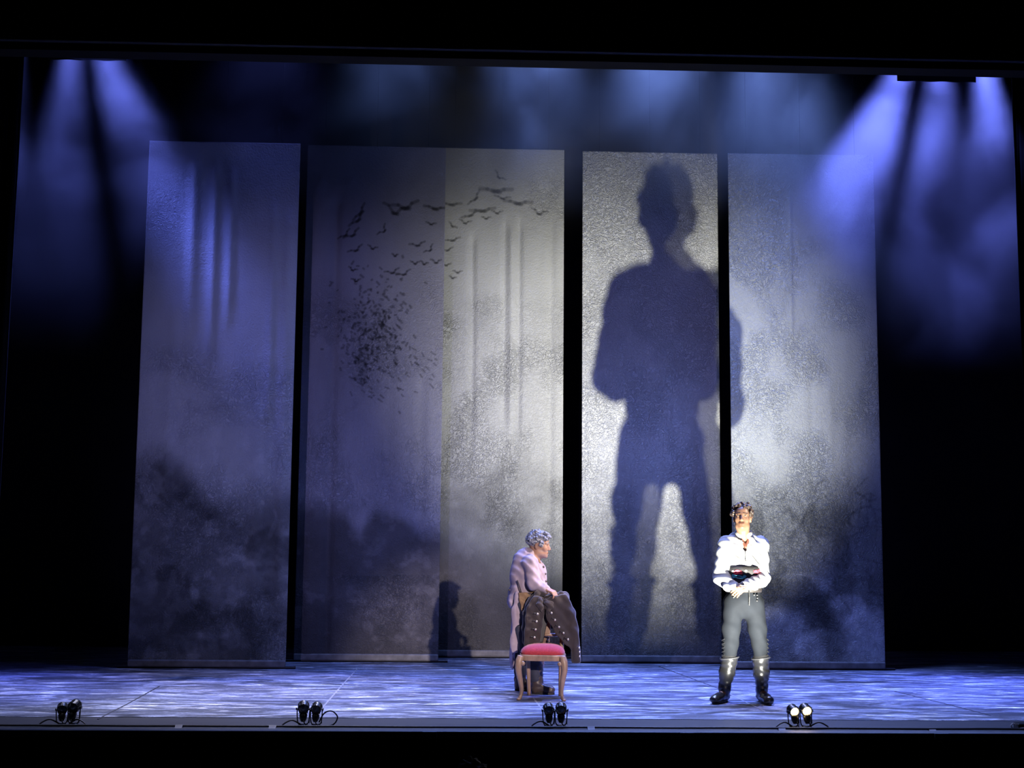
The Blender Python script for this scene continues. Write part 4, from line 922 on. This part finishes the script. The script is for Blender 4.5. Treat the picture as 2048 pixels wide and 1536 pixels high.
# ------------------------------------------------------------------ footlights along the edge of the stage
M_CAN = mat('black_lamp_enamel', (0.012, 0.012, 0.013), 0.35, spec=0.6)
M_STEEL = mat('worn_lamp_steel', (0.12, 0.12, 0.13), 0.4, metal=0.8)
M_BULB = mat('cold_bulb_glass', (0.5, 0.54, 0.68), 0.12, spec=1.0, noise=0.4, scale=50)
M_BULB_LIT = mat('glowing_bulb_glass', (0.9, 0.75, 0.5), 0.3, emit=((1.0, 0.74, 0.36), 30.0))
def make_lamp(lit):
    """short tilted can, open at the back, on a yoke with two knobs; looks along +y and up"""
    root = empty('footlight', (0, 0, 0), 'x x x x', 'lamp', 'small floor lamps along the stage edge')
    tilt = Matrix.Translation((0, 0, 0.135)) @ Matrix.Rotation(math.radians(-74), 4, 'X')
    bm = bmesh.new(); add_lathe(bm, ((0.037, -0.030), (0.041, -0.024), (0.040, 0.020), (0.043, 0.024), (0.043, 0.034), (0.036, 0.034), (0.035, 0.020), (0.0345, -0.024), (0.033, -0.028), (0.037, -0.030)), 22, tilt, True); can = bm_obj('can', bm, M_CAN, root, True)
    bm = bmesh.new(); add_lathe(bm, ((0.0, -0.040), (0.009, -0.039), (0.012, -0.028), (0.021, -0.020), (0.029, -0.008), (0.033, 0.012), (0.0, 0.022)), 18, tilt); bm_obj('bulb', bm, M_BULB_LIT if lit else M_BULB, can, True)
    for k in range(8):
        a = 2 * math.pi * k / 8; bm = bmesh.new(); add_box(bm, (0.041 * math.cos(a), 0.041 * math.sin(a), -0.012), (0.003, 0.003, 0.022)); bm.transform(tilt); bm_obj('cooling_rib', bm, M_CAN, can)
    bm = bmesh.new(); add_lathe(bm, ((0.0, -0.036), (0.016, -0.034), (0.026, -0.012), (0.030, 0.014), (0.024, 0.030), (0.0, 0.034)), 16, Matrix.Translation((0, -0.026, 0.070)) @ Matrix.Rotation(math.radians(-18), 4, 'X')); bm_obj('lamp_holder', bm, M_CAN, root, True)
    bm = bmesh.new(); add_tube(bm, spline([(-0.046, 0, 0.128), (-0.045, 0, 0.075), (-0.036, -0.002, 0.022), (0, -0.003, 0.012), (0.036, -0.002, 0.022), (0.045, 0, 0.075), (0.046, 0, 0.128)], 5), 0.0045, 8); bm_obj('yoke', bm, M_CAN, root, True)
    for s in (-1, 1):
        bm = bmesh.new(); add_lathe(bm, ((0.004, 0.0), (0.004, 0.012), (0.011, 0.012), (0.011, 0.018), (0.0, 0.019)), 12, Matrix.Translation((s * 0.038, 0, 0.128)) @ Matrix.Rotation(s * math.pi / 2, 4, 'Y')); bm_obj('knob', bm, M_CAN, root)
    bm = bmesh.new(); add_lathe(bm, ((0.0, 0.0), (0.040, 0.0), (0.041, 0.004), (0.034, 0.012), (0.010, 0.016), (0.0, 0.016)), 20); bm_obj('base', bm, M_CAN, root, True)
    bm = bmesh.new(); add_tube(bm, spline([(0, -0.042, 0.058), (0.006, -0.058, 0.038), (0.02, -0.055, 0.014), (0.03, -0.03, 0.008)], 5), 0.0045, 7); bm_obj('lamp_lead', bm, M_CAN, root, True)
    bm = bmesh.new(); add_tube(bm, ((0.044, -0.006, 0.10), (0.046, -0.010, 0.02)), 0.0025, 6); bm_obj('safety_wire', bm, M_STEEL, root)
    return root
def copy_tree(o, parent=None):
    c = o.copy(); col.objects.link(c); c.parent = parent
    for ch in list(o.children): copy_tree(ch, c)
    return c
dark_lamp, lit_lamp, used = make_lamp(False), make_lamp(True), set()
for px, lit, rz, z_r, label in (
        (117, 0, 14, .94, 'dark black footlight at far left, the shorter left one of its pair'), (141, 0, -8, 1.06, 'dark black footlight at far left, the taller right one of its pair'),
        (604, 0, 6, 1.05, 'dark black footlight left of the standing cable loop, left one of its pair'), (630, 0, -4, 1.0, 'dark black footlight right beside the standing cable loop'),
        (1098, 0, 4, 1.0, 'dark black footlight in front of the chair, left one of its pair'), (1123, 0, -3, 1.03, 'dark black footlight in front of the chair, right one of its pair'),
        (1590, 1, 12, 1.0, 'glowing footlight before the man in white, left one of the lit pair'), (1615, 1, 8, 1.04, 'glowing footlight before the man in white, right one of the lit pair')):
    src = lit_lamp if lit else dark_lamp
    o = src if src.name not in used else copy_tree(src); used.add(src.name)
    p = at_z(px, 1452 + 0.003 * px, 0); o.location = (p[0], 10.235, -0.003); o.rotation_euler = (0, 0, math.radians(rz)); o.scale = (z_r, z_r, z_r); o['label'] = label
    if lit:   # the beam this lamp throws upstage
        spot('footlight_beam', (p[0] - 0.012 + LAMP_DX, 10.285, 0.172), (2.1, 15.1, 2.85), LAMP_W[px > 1600], (0.99, 0.98, 0.85), LAMP_ANGLE, 1.0, 0.018)

# ------------------------------------------------------------------ cables and tape on the apron
M_RUB = mat('black_rubber_cable', (0.008, 0.008, 0.010), 0.5); M_TAPE = mat('grey_gaffer_tape', (0.16, 0.16, 0.17), 0.7); M_PALE = mat('pale_cable_sheath', (0.35, 0.34, 0.36), 0.6)
def cable(name, pts, r, mt, label, n=6):
    bm = bmesh.new(); add_tube(bm, spline(pts, n), r, 8); return props(bm_obj(name, bm, mt, None, True), label, 'cable')
rg = random.Random(5)
cable('trunk_cable', [(-7.2 + 0.42 * k, 10.118 + rg.uniform(-.006, .012), 0.0115) for k in range(38)], 0.0085, M_RUB, 'long black cable running along the whole front edge of the stage')
a = at_z(638, 1452)[0]
cable('lamp_cable', [(a, 10.22, 0.03), (a + 0.04, 10.20, 0.10), (a + 0.10, 10.19, 0.118), (a + 0.145, 10.185, 0.075), (a + 0.12, 10.18, 0.022), (a + 0.06, 10.17, 0.006), (a - 0.05, 10.165, 0.005)], 0.0055, M_RUB, 'black cable standing up in a round loop beside a footlight')
for px, label, q in ((100, 'black cable curling out left of the far left footlights', -1), (148, 'black cable curling out right of the far left footlights', 1), (588, 'black cable trailing left of the lamps by the standing loop', -1),
                     (1084, 'black cable bunched left of the lamps before the chair', -1), (1566, 'black cable loop left of the glowing footlights', -1), (1626, 'black cable trailing right from the glowing footlights', 1)):
    x = at_z(px, 1452)[0]
    cable('lamp_cable', [(x - q * 0.05, 10.22, 0.012), (x + q * 0.01, 10.20, 0.045), (x + q * 0.06, 10.19, 0.03), (x + q * 0.085, 10.175, 0.006), (x + q * 0.03, 10.16, 0.004), (x - q * 0.08, 10.155, 0.004)], 0.006, M_RUB, label)
for px, label in ((358, 'grey tape over the edge cable left of centre'), (546, 'grey tape over the edge cable near the standing loop'), (1180, 'grey tape over the edge cable right of the chair lamps'), (1556, 'grey tape over the edge cable left of the glowing lamps'), (1850, 'grey tape over the edge cable at far right')):
    x = at_z(px, 1455)[0]; bm = bmesh.new()
    n = 9; prof = [(-0.06 + 0.015 * k, 0.0012 + 0.0205 * math.exp(-((-0.06 + 0.015 * k) / 0.016) ** 2)) for k in range(n)]
    vv = [[bm.verts.new((x + sx * 0.028, 10.118 + yy, zz - dz)) for yy, zz in prof] for sx in (-1, 1) for dz in (0, 0.001)]
    for i in range(n - 1):
        bm.faces.new((vv[0][i], vv[0][i + 1], vv[2][i + 1], vv[2][i])); bm.faces.new((vv[1][i], vv[3][i], vv[3][i + 1], vv[1][i + 1]))
    props(bm_obj('tape_strip', bm, M_TAPE), label, 'tape', 'tape strips holding down the edge cable')
for px, py, label in ((859, 1462, 'small grey bracket under the stage edge left of centre'), (1375, 1466, 'small grey bracket under the stage edge before the man in white'), (1884, 1472, 'small grey bracket under the stage edge at far right')):
    x = at_y(px, py, 9.94)[0]; root = empty('edge_bracket', (x, 9.945, -0.02), label, 'bracket', 'brackets under the stage edge')
    bm = bmesh.new(); add_box(bm, (0, 0, 0), (0.055, 0.008, 0.022), 0.003); bm_obj('plate', bm, M_NOSE, root)
    bm = bmesh.new(); add_tube(bm, spline([(0.05, -0.01, -0.02), (0.055, -0.012, -0.06), (0.053, -0.012, -0.10)], 4), 0.003, 6); bm_obj('cord', bm, M_RUB, root)
x = at_z(2036, 1458)[0]
root = empty('connector_box', (x + 0.06, 10.22, -0.003), 'low black connector box cut by the right edge of the photo', 'box')
bm = bmesh.new(); add_box(bm, (0.02, 0, 0.024), (0.09, 0.05, 0.024), 0.008); bm_obj('housing', bm, M_CAN, root)
bm = bmesh.new(); add_tube(bm, spline([(-0.07, -0.01, 0.03), (-0.10, -0.02, 0.045), (-0.118, -0.025, 0.028), (-0.10, -0.03, 0.008), (-0.03, -0.06, 0.006), (0.1, -0.062, 0.006)], 6), 0.005, 8); bm_obj('lead', bm, M_PALE, root, True)
bm = bmesh.new(); add_tube(bm, spline([(-0.06, -0.052, 0.012), (0.0, -0.054, 0.020), (0.1, -0.054, 0.016)], 6), 0.005, 8); bm_obj('lead', bm, M_PALE, root, True)

# ------------------------------------------------------------------ one head of the audience, seen from behind
def spectator():
    hx = at_y(945, 1524, 7.0); zt = hx[2]; ox = hx[0]
    seat = empty('theatre_seat', (ox, 7.05, -1.0), 'dark plush folding theatre seat that the spectator sits in', 'seat')
    SE = mat('dark_plush', (0.02, 0.008, 0.009), 0.9)
    bm = bmesh.new(); add_box(bm, (0, 0.06, 0.40), (0.25, 0.24, 0.06), 0.03); bm_obj('seat_cushion', bm, SE, seat, True)
    bm = bmesh.new(); add_box(bm, (0, -0.26, 0.55), (0.25, 0.04, 0.32), 0.03); bm_obj('backrest', bm, SE, seat, True)
    for s in (-1, 1):
        bm = bmesh.new(); add_box(bm, (s * 0.285, -0.02, 0.30), (0.025, 0.22, 0.30), 0.01); bm_obj('side_panel', bm, M_CAN, seat)
    root = empty('person', (ox, 7.05, -1.0), 'dark head of a spectator in the stalls at the bottom edge', 'person')
    h = zt + 1.0; O = V3(0, 0.02, h - 0.135); RH = rotm('Z', 180)
    b = Soft(); T = head_prims(b, O, RH); b.cap(T(0, 0.02, -0.06), (0, 0, h - 0.33), 0.054, 0.062, 0.03)
    b.cap((-0.15, 0, h - 0.36), (0.15, 0, h - 0.36), 0.065, 0.065, 0.05); b.cap((0, 0, h - 0.42), (0, -0.02, 0.58), 0.16, 0.15, 0.06, ((0, 1, 0), 0.7))
    for s in (-1, 1):
        b.chain([(s * 0.19, 0, h - 0.38), (s * 0.215, 0.02, 0.68), (s * 0.12, 0.22, 0.58)], (0.055, 0.045, 0.035), 0.03)
        hand_prims(b, (s * 0.12, 0.22, 0.58), (-s * 0.25, 0.9, -0.1), (0, 0, 1), s, (25, 30, 20), 0.95)
        b.chain([(s * 0.09, 0.02, 0.55), (s * 0.11, 0.42, 0.53), (s * 0.11, 0.45, 0.09)], (0.085, 0.065, 0.045), 0.03); b.cap((s * 0.11, 0.45, 0.06), (s * 0.12, 0.60, 0.045), 0.042, 0.036, 0.02)
    b.mesh('body', 0.008, M_SKIN, root, colour=lambda v: np.where((v[:, 2:3] > h - 0.32), np.array([[0.2, 0.12, 0.08]]), np.array([[0.02, 0.02, 0.022]])))
    q = Soft(); hair_prims(q, T, RH, 60, 21, 0.012, 0.02, -0.04, 0.06); q.mesh('hair', 0.006, mat('dark_spectator_hair', (0.03, 0.025, 0.022), 0.6), root)
spectator()

# ------------------------------------------------------------------ haze hanging in the upper stage
def haze():
    mt = bpy.data.materials.new('stage_haze'); mt.use_nodes = True; nt = mt.node_tree; nt.nodes.clear()
    N, L = nt.nodes.new, nt.links.new
    out = N('ShaderNodeOutputMaterial'); sc = N('ShaderNodeVolumeScatter'); sc.inputs['Anisotropy'].default_value = 0.2
    sc.inputs['Color'].default_value = (1, 1, 1, 1)
    L(sc.outputs[0], out.inputs['Volume'])
    tc = N('ShaderNodeNewGeometry')
    n = N('ShaderNodeTexNoise'); n.inputs['Scale'].default_value = 0.8; n.inputs['Detail'].default_value = 3; n.inputs['Distortion'].default_value = 0.6
    L(tc.outputs['Position'], n.inputs['Vector'])
    def rng(src, a, b, lo, hi):
        r = N('ShaderNodeMapRange'); r.interpolation_type = 'SMOOTHSTEP'
        for k, v in zip((1, 2, 3, 4), (a, b, lo, hi)): r.inputs[k].default_value = v
        L(src, r.inputs[0]); return r.outputs[0]
    def op(o, a, b):
        q = N('ShaderNodeMath'); q.operation = o
        for k, v in enumerate((a, b)):
            if isinstance(v, (int, float)): q.inputs[k].default_value = v
            else: L(v, q.inputs[k])
        return q.outputs[0]
    sep = N('ShaderNodeSeparateXYZ'); L(tc.outputs['Position'], sep.inputs[0])
    puff = rng(n.outputs['Fac'], 0.36, 0.66, 0.25, 1.6)
    side = op('MAXIMUM', rng(sep.outputs['X'], -4.2, -3.0, 1.0, 0.0), rng(sep.outputs['X'], 3.4, 4.8, 0.0, 1.0))
    z_up = op('ADD', sep.outputs['Z'], op('MULTIPLY', side, 1.7))
    high = rng(z_up, 5.0, 6.5, 0.0, 1.0)
    right = rng(sep.outputs['X'], -2.0, 5.5, 0.75, 1.3)
    mid = rng(side, 0.0, 1.0, 1.9, 1.0)
    dens = op('MULTIPLY', op('MULTIPLY', puff, op('MULTIPLY', high, mid)), op('MULTIPLY', right, HAZE))
    L(dens, sc.inputs['Density'])
    bm = bmesh.new(); out = ((-5.6, 3.3), (-3.0, 3.3), (-3.0, 5.0), (3.4, 5.0), (3.4, 3.3), (7.2, 3.3), (7.2, 8.4), (-5.6, 8.4))
    va = [bm.verts.new((x, 13.72, z)) for x, z in out]; vb = [bm.verts.new((x, 16.4, z)) for x, z in out]
    bm.faces.new(va); bm.faces.new(vb[::-1])
    for k in range(len(out)): bm.faces.new((va[k], vb[k], vb[(k + 1) % len(out)], va[(k + 1) % len(out)]))
    o = bm_obj('haze', bm, mt)
    props(o, 'thin drifting stage haze lit blue by the overhead beams', 'haze', kind='stuff')
HAZE = 0.080
haze()
